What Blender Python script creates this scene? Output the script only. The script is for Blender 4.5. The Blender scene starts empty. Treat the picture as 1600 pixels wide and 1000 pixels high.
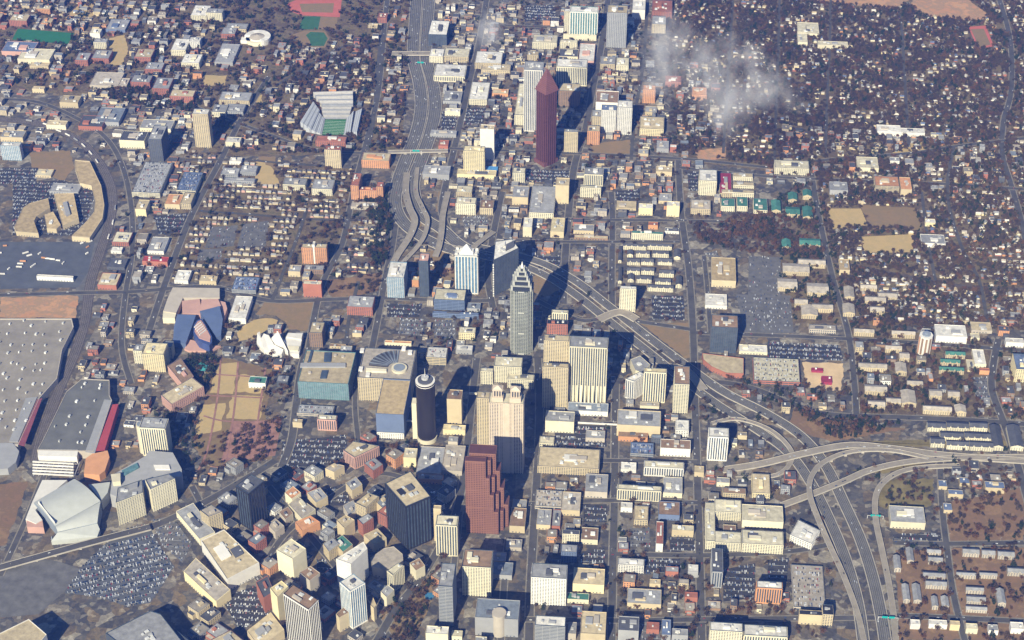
import bpy, math, random
import numpy as np
from mathutils import Vector
random.seed(7); RNG=np.random.default_rng(7)
SC=bpy.context.scene; COL=SC.collection
# ---------------------------------------------------------------- camera
CAM=Vector((280.,-3390.,2662.)); YAW=math.radians(-4.54); PIT=math.radians(36.79); F=2864.
cd=bpy.data.cameras.new('camera'); cam=bpy.data.objects.new('camera',cd); COL.objects.link(cam)
cam.location=CAM; cam.rotation_euler=(math.pi/2-PIT,0,-YAW)
SC.cycles.volume_bounces=2
cd.sensor_width=36; cd.lens=36*F/1600; cd.clip_start=10; cd.clip_end=60000; SC.camera=cam
# ---------------------------------------------------------------- world, sun, exposure
SUN_AZ=math.radians(194); SUN_EL=math.radians(33.5)
W=bpy.data.worlds.new('World'); SC.world=W; W.use_nodes=True
nt=W.node_tree; bg=nt.nodes['Background']; sky=nt.nodes.new('ShaderNodeTexSky')
sky.sky_type='NISHITA'; sky.sun_disc=False; sky.sun_elevation=SUN_EL; sky.sun_rotation=SUN_AZ; sky.altitude=300
sky.air_density=1.0; sky.dust_density=0.2; sky.ozone_density=3.0
nt.links.new(sky.outputs[0],bg.inputs[0]); bg.inputs[1].default_value=0.05
sl=bpy.data.lights.new('sun','SUN'); so=bpy.data.objects.new('sun',sl); COL.objects.link(so)
sl.energy=5.0; sl.angle=math.radians(.53); sl.color=(1,.925,.69)
sd=Vector((math.sin(SUN_AZ)*math.cos(SUN_EL),math.cos(SUN_AZ)*math.cos(SUN_EL),math.sin(SUN_EL)))
so.rotation_euler=sd.to_track_quat('Z','Y').to_euler(); so.location=(0,0,1500)
SC.view_settings.view_transform='Standard'; SC.view_settings.look='None'; SC.view_settings.gamma=1
SC.view_settings.exposure=1.0; SC.view_settings.use_curve_mapping=False
HAZE=0.000033
CLOUDS=True
# ---------------------------------------------------------------- pixel helpers (photo is 1600x1000)
fw=np.array([math.sin(YAW)*math.cos(PIT),math.cos(YAW)*math.cos(PIT),-math.sin(PIT)])
rt=np.array([math.cos(YAW),-math.sin(YAW),0.]); up=np.cross(rt,fw); CP=np.array(CAM)
def un(x,y,z=0.):
    d=fw*F+rt*(x-800)+up*(500-y); t=(z-CP[2])/d[2]; q=CP+d*t; return (float(q[0]),float(q[1]))
def pj(p):
    d=np.array(p)-CP; z=d@fw; return 800+F*(d@rt)/z, 500-F*(d@up)/z
def height(x,yb,yt):
    g=un(x,yb); lo,hi=0.,500.
    for _ in range(30):
        m=(lo+hi)/2
        if pj((g[0],g[1],m))[1]>yt: lo=m
        else: hi=m
    return max(3.,lo)
# ---------------------------------------------------------------- materials
MATS={}
def mat(name,col,rough=.85,var=.18,scale=.06,spec=.3,metal=0,obrand=.0,bump=0):
    if name in MATS: return MATS[name]
    m=bpy.data.materials.new(name); m.use_nodes=True; t=m.node_tree; b=t.nodes['Principled BSDF']
    b.inputs['Roughness'].default_value=rough; b.inputs['Metallic'].default_value=metal
    b.inputs['Specular IOR Level'].default_value=spec
    tc=t.nodes.new('ShaderNodeNewGeometry'); n=t.nodes.new('ShaderNodeTexNoise'); n.inputs['Scale'].default_value=scale; n.inputs['Detail'].default_value=6; n.inputs['Roughness'].default_value=.65
    t.links.new(tc.outputs['Position'],n.inputs['Vector'])
    mr=t.nodes.new('ShaderNodeMapRange'); mr.inputs[1].default_value=.3; mr.inputs[2].default_value=.7; mr.inputs[3].default_value=1-var; mr.inputs[4].default_value=1+var
    t.links.new(n.outputs[0],mr.inputs[0]); val=mr.outputs[0]
    if obrand:
        oi=t.nodes.new('ShaderNodeObjectInfo'); m2=t.nodes.new('ShaderNodeMapRange'); m2.inputs[3].default_value=1-obrand; m2.inputs[4].default_value=1+obrand
        t.links.new(oi.outputs['Random'],m2.inputs[0]); mu=t.nodes.new('ShaderNodeMath'); mu.operation='MULTIPLY'
        t.links.new(val,mu.inputs[0]); t.links.new(m2.outputs[0],mu.inputs[1]); val=mu.outputs[0]
    vm=t.nodes.new('ShaderNodeVectorMath'); vm.operation='SCALE'; vm.inputs[0].default_value=col[:3]
    t.links.new(val,vm.inputs['Scale']); t.links.new(vm.outputs[0],b.inputs['Base Color'])
    if bump:
        bp=t.nodes.new('ShaderNodeBump'); bp.inputs['Strength'].default_value=bump; bp.inputs['Distance'].default_value=1; t.links.new(n.outputs[0],bp.inputs['Height']); t.links.new(bp.outputs[0],b.inputs['Normal'])
    MATS[name]=m; return m
PAL=dict(w=(.63,.605,.55),c=(.58,.53,.385),y=(.62,.53,.32),t=(.465,.385,.245),e=(.40,.355,.29),g=(.29,.29,.29),d=(.085,.088,.10),k=(.02,.02,.024),
 s=(.13,.17,.27),S=(.08,.25,.5),r=(.33,.13,.085),R=(.42,.06,.06),o=(.50,.25,.12),b=(.25,.165,.105),p=(.50,.30,.24),n=(.06,.18,.14),m=(.25,.03,.06),G=(.20,.23,.27),T=(.45,.345,.19),h=(.25,.222,.18))
WORD=dict(w='white',c='cream',y='pale yellow',t='tan',e='beige',g='grey',d='dark grey',k='black',s='slate blue',S='blue',r='red brick',R='red',o='orange brick',b='brown',p='pink',n='green',m='maroon',G='blue grey',T='warm tan',h='warm grey')
def wall(c): return mat('wall_'+c,PAL[c],.85,.10,.05,obrand=.12)
def roofm(c):
    k=PAL[c]; return mat('roof_'+c,[v*.86 for v in k],.9,.28,.09,obrand=.16)
GLASS=mat('window_glass',(.055,.075,.10),.15,.35,.08,.5); GLASSN=mat('teal_glass',(.10,.19,.20),.15,.3,.1,.5); GLASSB=mat('blue_glass',(.11,.19,.27),.15,.3,.1,.5)
UNIT=mat('rooftop_metal',(.50,.50,.48),.6,.2,.3,obrand=.3)
ASPH=mat('asphalt',(.040,.039,.040),.9,.45,.06); STREET=mat('street_asphalt',(.072,.068,.064),.9,.3,.03); FREE=mat('freeway_concrete',(.125,.118,.106),.9,.25,.02); CONC=mat('pale_concrete',(.38,.345,.285),.9,.18,.05); RAMP=mat('ramp_concrete',(.25,.22,.175),.9,.18,.05)
WALK=mat('pavement_concrete',(.20,.18,.145),.9,.3,.05)
PAINT=mat('road_paint',(.65,.65,.6),.7); LANE=mat('worn_lane_paint',(.30,.30,.28),.8)
# ---------------------------------------------------------------- mesh builder
class MB:
    def __init__(s): s.v=[]; s.f=[]; s.m=[]
    def face(s,pts,mi=0):
        n=len(s.v); s.v+=pts; s.f.append(tuple(range(n,n+len(pts)))); s.m.append(mi)
    def box(s,x0,x1,y0,y1,z0,z1,mi=0,bottom=False):
        n=len(s.v); s.v+=[(x0,y0,z0),(x1,y0,z0),(x1,y1,z0),(x0,y1,z0),(x0,y0,z1),(x1,y0,z1),(x1,y1,z1),(x0,y1,z1)]
        fs=[(0,1,5,4),(1,2,6,5),(2,3,7,6),(3,0,4,7),(4,5,6,7)]+([(3,2,1,0)] if bottom else [])
        s.f+=[tuple(n+i for i in q) for q in fs]; s.m+=[mi]*len(fs)
    def prism(s,poly,z0,z1,mi=0,top=True,poly2=None):
        n=len(s.v); k=len(poly); q2=poly2 or poly
        s.v+=[(x,y,z0) for x,y in poly]+[(x,y,z1) for x,y in q2]
        for i in range(k):
            j=(i+1)%k; s.f.append((n+i,n+j,n+k+j,n+k+i)); s.m.append(mi)
        if top: s.f.append(tuple(range(n+k,n+2*k))); s.m.append(mi)
    def shell(s,poly,z0,z1,par,mi=0,t=.03):
        inn=inset(poly,t); n=len(s.v); k=len(poly)
        s.v+=[(x,y,z0) for x,y in poly]+[(x,y,z1+par) for x,y in poly]+[(x,y,z1+par) for x,y in inn]+[(x,y,z1-.1) for x,y in inn]
        for a in range(3):
            for i in range(k):
                j=(i+1)%k; s.f.append((n+a*k+i,n+a*k+j,n+a*k+k+j,n+a*k+k+i)); s.m.append(mi)
    def edgebox(s,P,Q,s0,s1,z0,z1,d,mi=0):
        ex,ey=Q[0]-P[0],Q[1]-P[1]; L=math.hypot(ex,ey); ex/=L; ey/=L; nx,ny=ey,-ex
        a=(P[0]+ex*s0,P[1]+ey*s0); b=(P[0]+ex*s1,P[1]+ey*s1); c=(b[0]+nx*d,b[1]+ny*d); e=(a[0]+nx*d,a[1]+ny*d)
        n=len(s.v); s.v+=[(*a,z0),(*b,z0),(*c,z0),(*e,z0),(*a,z1),(*b,z1),(*c,z1),(*e,z1)]
        for q in ((3,2,6,7),(0,3,7,4),(2,1,5,6),(4,7,6,5),(0,1,2,3)): s.f.append(tuple(n+i for i in q)); s.m.append(mi)
    def cyl(s,cx,cy,r,z0,z1,n=24,r2=None,mi=0,top=True):
        r2=r if r2 is None else r2
        a=[(cx+r*math.cos(i*2*math.pi/n),cy+r*math.sin(i*2*math.pi/n)) for i in range(n)]
        b=[(cx+r2*math.cos(i*2*math.pi/n),cy+r2*math.sin(i*2*math.pi/n)) for i in range(n)]
        s.prism(a,z0,z1,mi,top,b)
def area(p): return .5*sum(p[i][0]*p[(i+1)%len(p)][1]-p[(i+1)%len(p)][0]*p[i][1] for i in range(len(p)))
def ccw(p): return list(p) if area(p)>0 else list(p)[::-1]
def cen(p): return (sum(q[0] for q in p)/len(p),sum(q[1] for q in p)/len(p))
def inset(p,t):
    c=cen(p); r=max(math.hypot(q[0]-c[0],q[1]-c[1]) for q in p); k=1-max(.02,min(t,.9/r)); return [(c[0]+(x-c[0])*k,c[1]+(y-c[1])*k) for x,y in p]
def scale(p,k,kx=None):
    c=cen(p); kx=k if kx is None else kx; return [(c[0]+(x-c[0])*kx,c[1]+(y-c[1])*k) for x,y in p]
def link(name,mb,mats,parent=None,loc=None,smooth=False):
    me=bpy.data.meshes.new(name)
    L=loc or (0,0,0)
    v=np.array(mb.v,dtype=float)-np.array(L) if len(mb.v) else []
    me.from_pydata([tuple(q) for q in v],[],mb.f)
    if not isinstance(mats,(list,tuple)): mats=[mats]
    for m in mats: me.materials.append(m)
    if len(mats)>1: me.polygons.foreach_set('material_index',mb.m)
    if smooth: me.polygons.foreach_set('use_smooth',[True]*len(me.polygons))
    o=bpy.data.objects.new(name,me); COL.objects.link(o)
    if parent: o.parent=parent
    else: o.location=L
    return o
def tag(o,label=None,cat=None,group=None,kind=None):
    if label: o['label']=label
    if cat: o['category']=cat
    if group: o['group']=group
    if kind: o['kind']=kind
    return o
def root(name,loc):
    o=bpy.data.objects.new(name,None); o.empty_display_size=5; COL.objects.link(o); o.location=loc; return o
# ---------------------------------------------------------------- occupancy raster (4 m cells)
X0,Y0,CELL,NX,NY=-2300.,-1400.,4.,1150,1000
OCC=np.zeros((NY,NX),bool); ROADS=np.zeros((NY,NX),bool); LOTS=np.zeros((NY,NX),bool); PARK=np.zeros((NY,NX),bool)
def inpoly(poly,gx,gy):
    r=np.zeros(gx.shape,bool); k=len(poly)
    for i in range(k):
        x1,y1=poly[i]; x2,y2=poly[(i+1)%k]
        c=((y1>gy)!=(y2>gy)); 
        with np.errstate(divide='ignore',invalid='ignore'): xi=(x2-x1)*(gy-y1)/(y2-y1)+x1
        r^=c&(gx<xi)
    return r
def mark(poly,grid=None,pad=0):
    grid=OCC if grid is None else grid
    if pad:
        c=cen(poly); poly=[(x+pad*(1 if x>c[0] else -1),y+pad*(1 if y>c[1] else -1)) for x,y in poly]
    a=np.array(poly); i0=max(0,int((a[:,0].min()-X0)/CELL)-1); i1=min(NX,int((a[:,0].max()-X0)/CELL)+2); j0=max(0,int((a[:,1].min()-Y0)/CELL)-1); j1=min(NY,int((a[:,1].max()-Y0)/CELL)+2)
    if i1<=i0 or j1<=j0: return
    gx,gy=np.meshgrid(X0+(np.arange(i0,i1)+.5)*CELL,Y0+(np.arange(j0,j1)+.5)*CELL)
    grid[j0:j1,i0:i1]|=inpoly(poly,gx,gy)
def free(x,y,r=0,lots=True):
    i0=int((x-r-X0)/CELL); i1=int((x+r-X0)/CELL)+1; j0=int((y-r-Y0)/CELL); j1=int((y+r-Y0)/CELL)+1
    if i0<0 or j0<0 or i1>NX or j1>NY: return False
    return not (OCC[j0:j1,i0:i1].any() or (lots and (LOTS[j0:j1,i0:i1].any() or PARK[j0:j1,i0:i1].any())))
def pxpoly(l,z=0.): return ccw([un(l[i],l[i+1],z) for i in range(0,len(l),2)])
# ---------------------------------------------------------------- unique labels
LM=[]   # (phrase, x, y)
USED={}
def compass(dx,dy):
    return ['north','north-east','east','south-east','south','south-west','west','north-west'][int(((math.degrees(math.atan2(dx,dy))+382.5)%360)//45)]
def where(x,y,k=0):
    l=sorted(LM,key=lambda q:math.hypot(q[1]-x,q[2]-y)); q=l[min(k,len(l)-1)]
    d=math.hypot(q[1]-x,q[2]-y); c=compass(x-q[1],y-q[2])
    return ('just ' if d<110 else '' if d<260 else 'well ')+c+' of the '+q[0]
def uniq(base,x,y,grp):
    for k in range(4):
        s=base+' '+where(x,y,k)
        if len(s.split())>16: s=s.replace(' with ',', ').replace(' roof','-roofed',1) if False else base.split(' with ')[0]+' '+where(x,y,k)
        if len(s.split())>16: s=s.replace('just ','').replace('well ','')
        if s not in USED: USED[s]=[]; return s,None
    s=base+' '+where(x,y,0)
    return s,grp
# ---------------------------------------------------------------- ground
def ground_mat():
    # patchwork of parcels: asphalt, worn concrete, bare earth, dry grass
    m=bpy.data.materials.new('city_ground'); m.use_nodes=True; t=m.node_tree; b=t.nodes['Principled BSDF']; b.inputs['Roughness'].default_value=.95
    g=t.nodes.new('ShaderNodeNewGeometry'); K=t.links.new
    def noise(s,d=8,ro=.7):
        n=t.nodes.new('ShaderNodeTexNoise'); n.inputs['Scale'].default_value=s; n.inputs['Detail'].default_value=d; n.inputs['Roughness'].default_value=ro; K(g.outputs['Position'],n.inputs['Vector']); return n
    def parcels(s,rnd):
        v=t.nodes.new('ShaderNodeTexVoronoi'); v.distance='CHEBYCHEV'; v.voronoi_dimensions='2D'; v.inputs['Scale'].default_value=s; v.inputs['Randomness'].default_value=rnd; K(g.outputs['Position'],v.inputs['Vector'])
        sp=t.nodes.new('ShaderNodeSeparateColor'); K(v.outputs['Color'],sp.inputs[0]); return sp.outputs[0]
    def ramp(src,stops,mode='CONSTANT'):
        r=t.nodes.new('ShaderNodeValToRGB'); r.color_ramp.interpolation=mode; e=r.color_ramp.elements; e[0].position=stops[0][0]; e[0].color=(*stops[0][1],1); e[1].position=stops[1][0]; e[1].color=(*stops[1][1],1)
        for p,c in stops[2:]: q=e.new(p); q.color=(*c,1)
        K(src,r.inputs[0]); return r.outputs[0]
    A=ramp(parcels(.036,.85),[(0,(.045,.043,.043)),(.18,(.080,.076,.070)),(.36,(.13,.095,.055)),(.50,(.058,.055,.053)),(.62,(.19,.165,.125)),(.74,(.10,.082,.06)),(.86,(.17,.12,.06)),(.93,(.28,.25,.19))])
    B=ramp(parcels(.11,.9),[(0,(.042,.040,.040)),(.3,(.10,.088,.07)),(.55,(.062,.056,.05)),(.72,(.15,.12,.08)),(.88,(.30,.27,.21))])
    n0=noise(.035,5); mx=t.nodes.new('ShaderNodeMix'); mx.data_type='RGBA'; mr=t.nodes.new('ShaderNodeMapRange'); mr.inputs[1].default_value=.3; mr.inputs[2].default_value=.7; mr.inputs[3].default_value=.15; mr.inputs[4].default_value=.7; K(n0.outputs[0],mr.inputs[0]); K(mr.outputs[0],mx.inputs[0]); K(A,mx.inputs[6]); K(B,mx.inputs[7])
    n2=noise(.16,6); m2=t.nodes.new('ShaderNodeMapRange'); m2.inputs[1].default_value=.3; m2.inputs[2].default_value=.7; m2.inputs[3].default_value=.7; m2.inputs[4].default_value=1.35; K(n2.outputs[0],m2.inputs[0])
    vm=t.nodes.new('ShaderNodeVectorMath'); vm.operation='SCALE'; K(mx.outputs[2],vm.inputs[0]); K(m2.outputs[0],vm.inputs['Scale']); K(vm.outputs[0],b.inputs['Base Color']); return m
g=MB(); g.face([(-14000,-6000,0),(14000,-6000,0),(14000,24000,0),(-14000,24000,0)])
tag(link('ground',g,ground_mat()),'grey and brown city ground under streets and buildings',kind='structure')
# ---------------------------------------------------------------- patches: lots, lawns, fields
LAWN=dict(tan=mat('dry_lawn',(.40,.27,.11),.95,.22,.03),brown=mat('brown_field',(.27,.165,.085),.95,.22,.03),clay=mat('red_clay',(.46,.22,.11),.95,.3,.02),green=mat('sports_turf',(.02,.13,.055),.95,.1,.05),dkgreen=mat('dark_turf',(.035,.11,.05),.95,.2,.05),
 lot=ASPH,lotg=mat('worn_asphalt',(.115,.112,.108),.9,.3,.05),slab=mat('grey_slab',(.082,.088,.098),.9,.2,.03),plaza=mat('brick_plaza',(.26,.14,.11),.9,.3,.05),track=mat('red_track',(.42,.12,.09),.9,.12,.05),grass=mat('winter_grass',(.16,.13,.055),.95,.4,.03),conc=CONC,sand=mat('pale_dirt',(.52,.38,.22),.95,.2,.03),blue=mat('blue_water',(.05,.16,.28),.2,.1,.1),rust=mat('leaf_litter',(.24,.12,.055),.95,.4,.02),teal=mat('pool_deck',(.06,.30,.30),.6))
def earth(name,cols,s=.02):
    m=bpy.data.materials.new(name); m.use_nodes=True; t=m.node_tree; b=t.nodes['Principled BSDF']; b.inputs['Roughness'].default_value=.95; K=t.links.new
    g=t.nodes.new('ShaderNodeNewGeometry'); n=t.nodes.new('ShaderNodeTexNoise'); n.inputs['Scale'].default_value=s; n.inputs['Detail'].default_value=9; n.inputs['Roughness'].default_value=.72; K(g.outputs['Position'],n.inputs['Vector'])
    r=t.nodes.new('ShaderNodeValToRGB'); e=r.color_ramp.elements; k=len(cols); e[0].position=.3; e[0].color=(*cols[0],1); e[1].position=.7; e[1].color=(*cols[-1],1)
    for i,c in enumerate(cols[1:-1]): q=e.new(.3+.4*(i+1)/(k-1)); q.color=(*c,1)
    K(n.outputs[0],r.inputs[0]); K(r.outputs[0],b.inputs['Base Color']); return m
LAWN['litter']=earth('leafy_yards',[(.055,.042,.028),(.11,.078,.040),(.08,.056,.034),(.16,.12,.06),(.075,.068,.034),(.13,.085,.044)],.03)
LAWN['rust']=earth('rust_yards',[(.10,.07,.04),(.19,.11,.058),(.15,.095,.05),(.23,.14,.07),(.12,.10,.05)],.02)
LAWN['clay']=earth('clay_soil',[(.32,.17,.085),(.43,.22,.11),(.28,.19,.11),(.47,.25,.12),(.34,.25,.15)],.02)
LAWN['tan']=earth('dry_turf',[(.33,.24,.10),(.42,.30,.13),(.36,.27,.12),(.48,.35,.17)],.03)
LAWN['brown']=earth('brown_turf',[(.15,.10,.05),(.22,.145,.07),(.18,.13,.065),(.26,.17,.085)],.03)
LAWN['olive']=earth('park_turf',[(.12,.085,.045),(.19,.135,.06),(.15,.095,.05),(.23,.165,.08)],.03)
PATCH='''litter yards|1040 -30 1700 -30 1700 520 1335 505 1268 275 1062 252|leafy brown yards of the wooded eastern neighbourhood
litter yards|-60 -30 640 -30 628 240 330 245 300 168 -60 132|brown campus grounds
litter yards|1330 505 1620 545 1620 655 1338 645|leafy yards around the garden apartments
litter yards|1240 300 1275 290 1330 505 1230 505 1220 400|leafy yards beside the grey roofed apartments
litter yards|290 246 560 264 548 345 500 440 258 440|townhouse yards
rust lawn|-30 760 44 752 28 800 8 852 -30 862|brown bank west of the arena
olive lawn|318 562 345 557 425 577 415 655 440 660 425 716 330 732 298 692 318 640|broad olive and tan park under trees
slab parking_lot|0 378 148 378 138 425 122 449 0 452|slate asphalt truck yard beside the curved rail line
lot parking_lot|240 338 296 332 290 362 248 366|dark car park
lot parking_lot|20 285 100 282 150 300 140 345 110 368 20 368|car park inside the ring of tan buildings
lot parking_lot|0 262 60 262 56 285 0 288|dark car park
lot parking_lot|822 266 895 266 893 284 822 284|crowded car park at the foot of the spired tower
lot parking_lot|962 298 1000 296 1000 312 962 315|dark car park
lot parking_lot|838 400 876 400 876 422 842 420|small dark car park
lot parking_lot|1018 462 1068 462 1070 500 1020 500|dark car park
lotg parking_lot|1170 400 1220 402 1218 515 1168 512|long grey car park, few cars
lotg parking_lot|1150 460 1235 462 1240 520 1165 525|worn grey car park, few cars
lot parking_lot|1200 535 1312 540 1318 564 1200 558|dark car park full of cars
lot parking_lot|605 475 660 475 655 496 605 495|dark car park
lotg parking_lot|625 498 662 500 662 525 622 522|grey car park
lotg parking_lot|680 500 712 500 712 530 678 528|grey car park
lot parking_lot|440 690 540 680 545 715 470 735 440 725|dark car park
slab parking_lot|128 885 183 832 215 822 232 820 246 848 272 885 262 902 235 942 200 948 150 932 100 927|large slate car park with slanted rows
lotg parking_lot|238 812 268 806 300 850 285 880 252 850|grey car park
lotg parking_lot|0 890 60 870 100 880 128 890 100 925 60 960 0 965|worn grey yard
lot parking_lot|865 665 945 660 948 698 870 700|crowded dark car park
lot parking_lot|912 788 948 788 948 816 912 816|dark car park
lotg parking_lot|985 825 1015 825 1015 855 985 855|grey car park
lot parking_lot|1045 840 1085 835 1090 860 1048 862|car park
lot parking_lot|1007 875 1062 873 1065 895 1008 896|dark car park
lot parking_lot|905 862 945 858 945 880 908 880|dark car park
lot parking_lot|1130 890 1180 880 1180 935 1130 940|dark car park
lotg parking_lot|1000 968 1035 965 1034 1000 1002 1000|grey car park
lot parking_lot|1200 875 1232 872 1230 905 1200 905|dark car park
lot parking_lot|1395 835 1470 832 1472 845 1395 845|grey strip car park
lotg parking_lot|1520 590 1545 588 1552 625 1525 625|car park
lot parking_lot|820 10 865 8 870 30 820 34|crowded car park
lot parking_lot|690 175 718 175 715 200 690 205|dark car park
lot parking_lot|725 168 760 168 755 192 725 195|dark car park
lot parking_lot|1075 270 1092 268 1092 298 1076 298|dark car park
lotg parking_lot|380 350 420 345 415 385 370 388|grey court, few cars
lotg parking_lot|330 355 372 352 365 385 320 388|grey court, few cars
lotg parking_lot|310 390 350 388 345 405 308 408|grey court, few cars
lot parking_lot|495 875 520 872 520 895 495 895|dark car park
lot parking_lot|345 935 400 915 420 960 375 985|dark car park
lotg parking_lot|722 340 760 335 765 352 725 356|grey car park
lot parking_lot|505 765 540 755 548 790 515 790|dark car park
brown lawn|414 470 494 473 480 517 452 515 446 503 430 493 400 491 410 478|broad brown field beside the white museum
tan lawn|378 511 395 501 415 497 434 500 432 509 405 522 398 530 372 533 370 520|tan curved lawn
tan lawn|340 568 372 566 364 616 328 614|tan park lawn
tan lawn|375 585 415 588 408 615 366 612|tan park lawn
tan lawn|362 618 412 620 405 656 354 654|tan park lawn
tan lawn|318 632 352 630 346 672 304 680|tan park lawn
plaza plaza|362 660 440 655 430 712 345 722|brick plaza of the park under trees
grass lawn|295 560 335 560 325 600 300 610|park grass
tan playing_field|1293 326 1345 326 1356 352 1300 358|tan playing field in the neighbourhood park
tan playing_field|1346 370 1428 366 1426 394 1350 396|long tan playing field
brown lawn|1345 320 1430 325 1440 360 1360 358|brown park grass
sand lawn|1253 566 1318 568 1315 612 1262 606|bare sandy building site
grass lawn|1375 750 1460 748 1455 790 1395 800 1372 790|winter grass beside the ramp
rust lawn|1465 790 1600 760 1600 850 1480 850|rust brown lawn
rust lawn|1400 860 1600 855 1600 1000 1405 1000|rust brown ground between apartments
rust lawn|1240 640 1320 660 1420 670 1300 690 1230 670|rust verge between ramps
grass lawn|1330 735 1440 712 1480 716 1380 740|green verge between ramps
grass lawn|1350 690 1560 685 1600 700 1400 698|verge beside the parkway
brown lawn|660 395 720 385 735 430 690 460 650 440|brown verge by the ramps
rust lawn|505 440 600 425 590 455 520 468|brown slope
brown lawn|640 300 665 320 660 350 640 380 640 330|brown verge
brown lawn|685 300 700 290 695 340 680 330|brown verge
green playing_field|19 62 28 45 116 52 106 69|bright green artificial turf field
track running_track|447 7 462 0 534 0 531 27 470 24 455 18|red running track
brown playing_field|468 6 522 5 520 20 472 19|tan infield inside the red track
dkgreen playing_field|475 26 501 26 497 46 465 46|dark green practice field
brown playing_field|501 26 528 27 525 46 497 46|worn tan practice field
brown playing_field|455 55 475 48 508 48 515 60 508 75 470 74|brown dirt of the baseball field
dkgreen playing_field|478 55 485 50 506 51 512 60 506 72 486 72 484 64|green outfield of the baseball field
tan lawn|165 60 195 55 200 80 190 102 162 100 170 80|tan campus lawn
tan lawn|320 118 355 118 352 135 318 138|tan campus lawn
tan lawn|90 40 120 10 155 2 160 15 130 35|tan campus slope
clay lawn|0 465 122 462 118 498 0 496|bare red clay strip
brown lawn|45 238 110 235 115 262 100 285 50 262|brown lot
brown lawn|405 245 432 245 430 262 408 268|tan lot
tan lawn|400 248 425 262 440 290 400 288|tan lot
clay lawn|1085 235 1135 230 1135 248 1090 250|bare clay lot
brown lawn|920 225 985 218 985 240 930 245|brown vacant lot
clay lawn|1250 0 1430 -8 1400 14 1330 8|bare clay clearing
clay lawn|1430 -10 1500 -10 1545 24 1530 34 1440 24 1422 10|broad bare clay clearing
track running_track|1513 42 1540 40 1553 72 1528 78|red school running track
brown playing_field|1517 46 1537 45 1548 70 1530 74|tan infield of the school track
tan lawn|1390 228 1440 222 1445 235 1395 240|tan verge
brown lawn|800 440 838 430 880 450 850 465|brown freeway bank
brown lawn|1000 505 1070 560 1085 560 1080 505|brown freeway bank
brown lawn|588 985 600 955 640 915 670 900 678 925 668 955 645 1000 590 1000|brown park lawn among trees
conc plaza|590 0 590 0 590 0|x
blue fountain_pool|664 929 668 926 674 926 678 929 678 933 674 937 668 937 664 933|blue fountain pool
lotg parking_lot|1103 395 1120 392 1125 405 1100 400|car park
tan lawn|395 150 410 148 410 160 395 160|tan lawn
lotg rail_yard|120 400 148 300 170 300 160 380 140 470 118 470|rail bed
'''
kz=0
for ln in PATCH.strip().split('\n'):
    a,b,c=ln.split('|'); m,nm=a.split(); 
    if c=='x': continue
    p=pxpoly([float(q) for q in b.split()])
    if nm in('lawn','yards') :
        rr=random.Random(kz); q=[]
        for i in range(len(p)):
            a=np.array(p[i]); b2=np.array(p[(i+1)%len(p)]); n_=max(1,int(np.hypot(*(b2-a))/11))
            q+=[tuple(a+(b2-a)*j/n_+np.array([rr.uniform(-3,3),rr.uniform(-3,3)])*(1 if j else .3)) for j in range(n_)]
        p2=q
    else: p2=p
    kz+=1; mb=MB(); z=.05 if nm=='yards' else .1 if m=='olive' else .16+.02*(kz%9)+(.25 if nm in('playing_field','fountain_pool') else 0); mb.face([(x,y,z) for x,y in p2])
    tag(link(nm,mb,LAWN[m]),c,kind='structure')
    if m in('rust','grass','olive','plaza') or 'trees' in c: mark(p,PARK)
    if not (m in('rust','grass','litter','olive') or 'trees' in c or 'verge' in c or 'slope' in c or nm=='rail_yard'): mark(p,LOTS)
# ---------------------------------------------------------------- roads
def spline(pts,n=6):
    out=[]; P=[pts[0]]+pts+[pts[-1]]
    for i in range(1,len(P)-2):
        for k in range(n):
            t=k/n; a,b,c,d=(np.array(P[i+j],float) for j in (-1,0,1,2))
            out.append(.5*((2*b)+(-a+c)*t+(2*a-5*b+4*c-d)*t*t+(-a+3*b-3*c+d)*t**3))
    out.append(np.array(pts[-1],float)); return out
def offs(P,o):
    R=[]
    for i,p in enumerate(P):
        a=P[max(0,i-1)]; b=P[min(len(P)-1,i+1)]; d=b[:2]-a[:2]; L=np.hypot(*d) or 1; R.append((p[0]-d[1]/L*o,p[1]+d[0]/L*o,p[2]))
    return R
def strip(mb,P,o0,o1,dz=0,mi=0):
    A=offs(P,o0); B=offs(P,o1)
    for i in range(len(P)-1):
        mb.face([(A[i][0],A[i][1],A[i][2]+dz),(B[i][0],B[i][1],B[i][2]+dz),(B[i+1][0],B[i+1][1],B[i+1][2]+dz),(A[i+1][0],A[i+1][1],A[i+1][2]+dz)][::-1 if o1>o0 else 1],mi)
CARPATH=[]
def nums_(s): return [float(q) for q in s.split()]
LAYER=[0]
def path(px,zs=None,n=6):
    k=len(px)//2; w=[]
    for i in range(k):
        z=zs[i] if zs else 0.; x,y=un(px[2*i],px[2*i+1],z); w.append((x,y,z))
    return spline(w,n)
def occ_path(P,w):
    for i in range(len(P)-1):
        A=offs(P[i:i+2],w/2+1); B=offs(P[i:i+2],-w/2-1)
        q=ccw([A[0][:2],A[1][:2],B[1][:2],B[0][:2]]); mark(q); mark(q,ROADS)
def street(px,w,label,m=STREET,name='street',cars=.0,walk=True):
    P=path(px); LAYER[0]+=1; dz=.62+.012*(LAYER[0]%30); mb=MB(); strip(mb,P,-w/2,w/2,dz)
    o=tag(link(name,mb,m),label,kind='structure')
    if walk and w>9.5:
        for s in (-1,1):
            k=MB(); strip(k,P,s*(w/2-.02),s*(w/2+2.6),dz-.13+.004*s); link('pavement',k,WALK,o)
    occ_path(P,w+2); CARPATH.append((P,w,cars,dz)); return o
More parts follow.
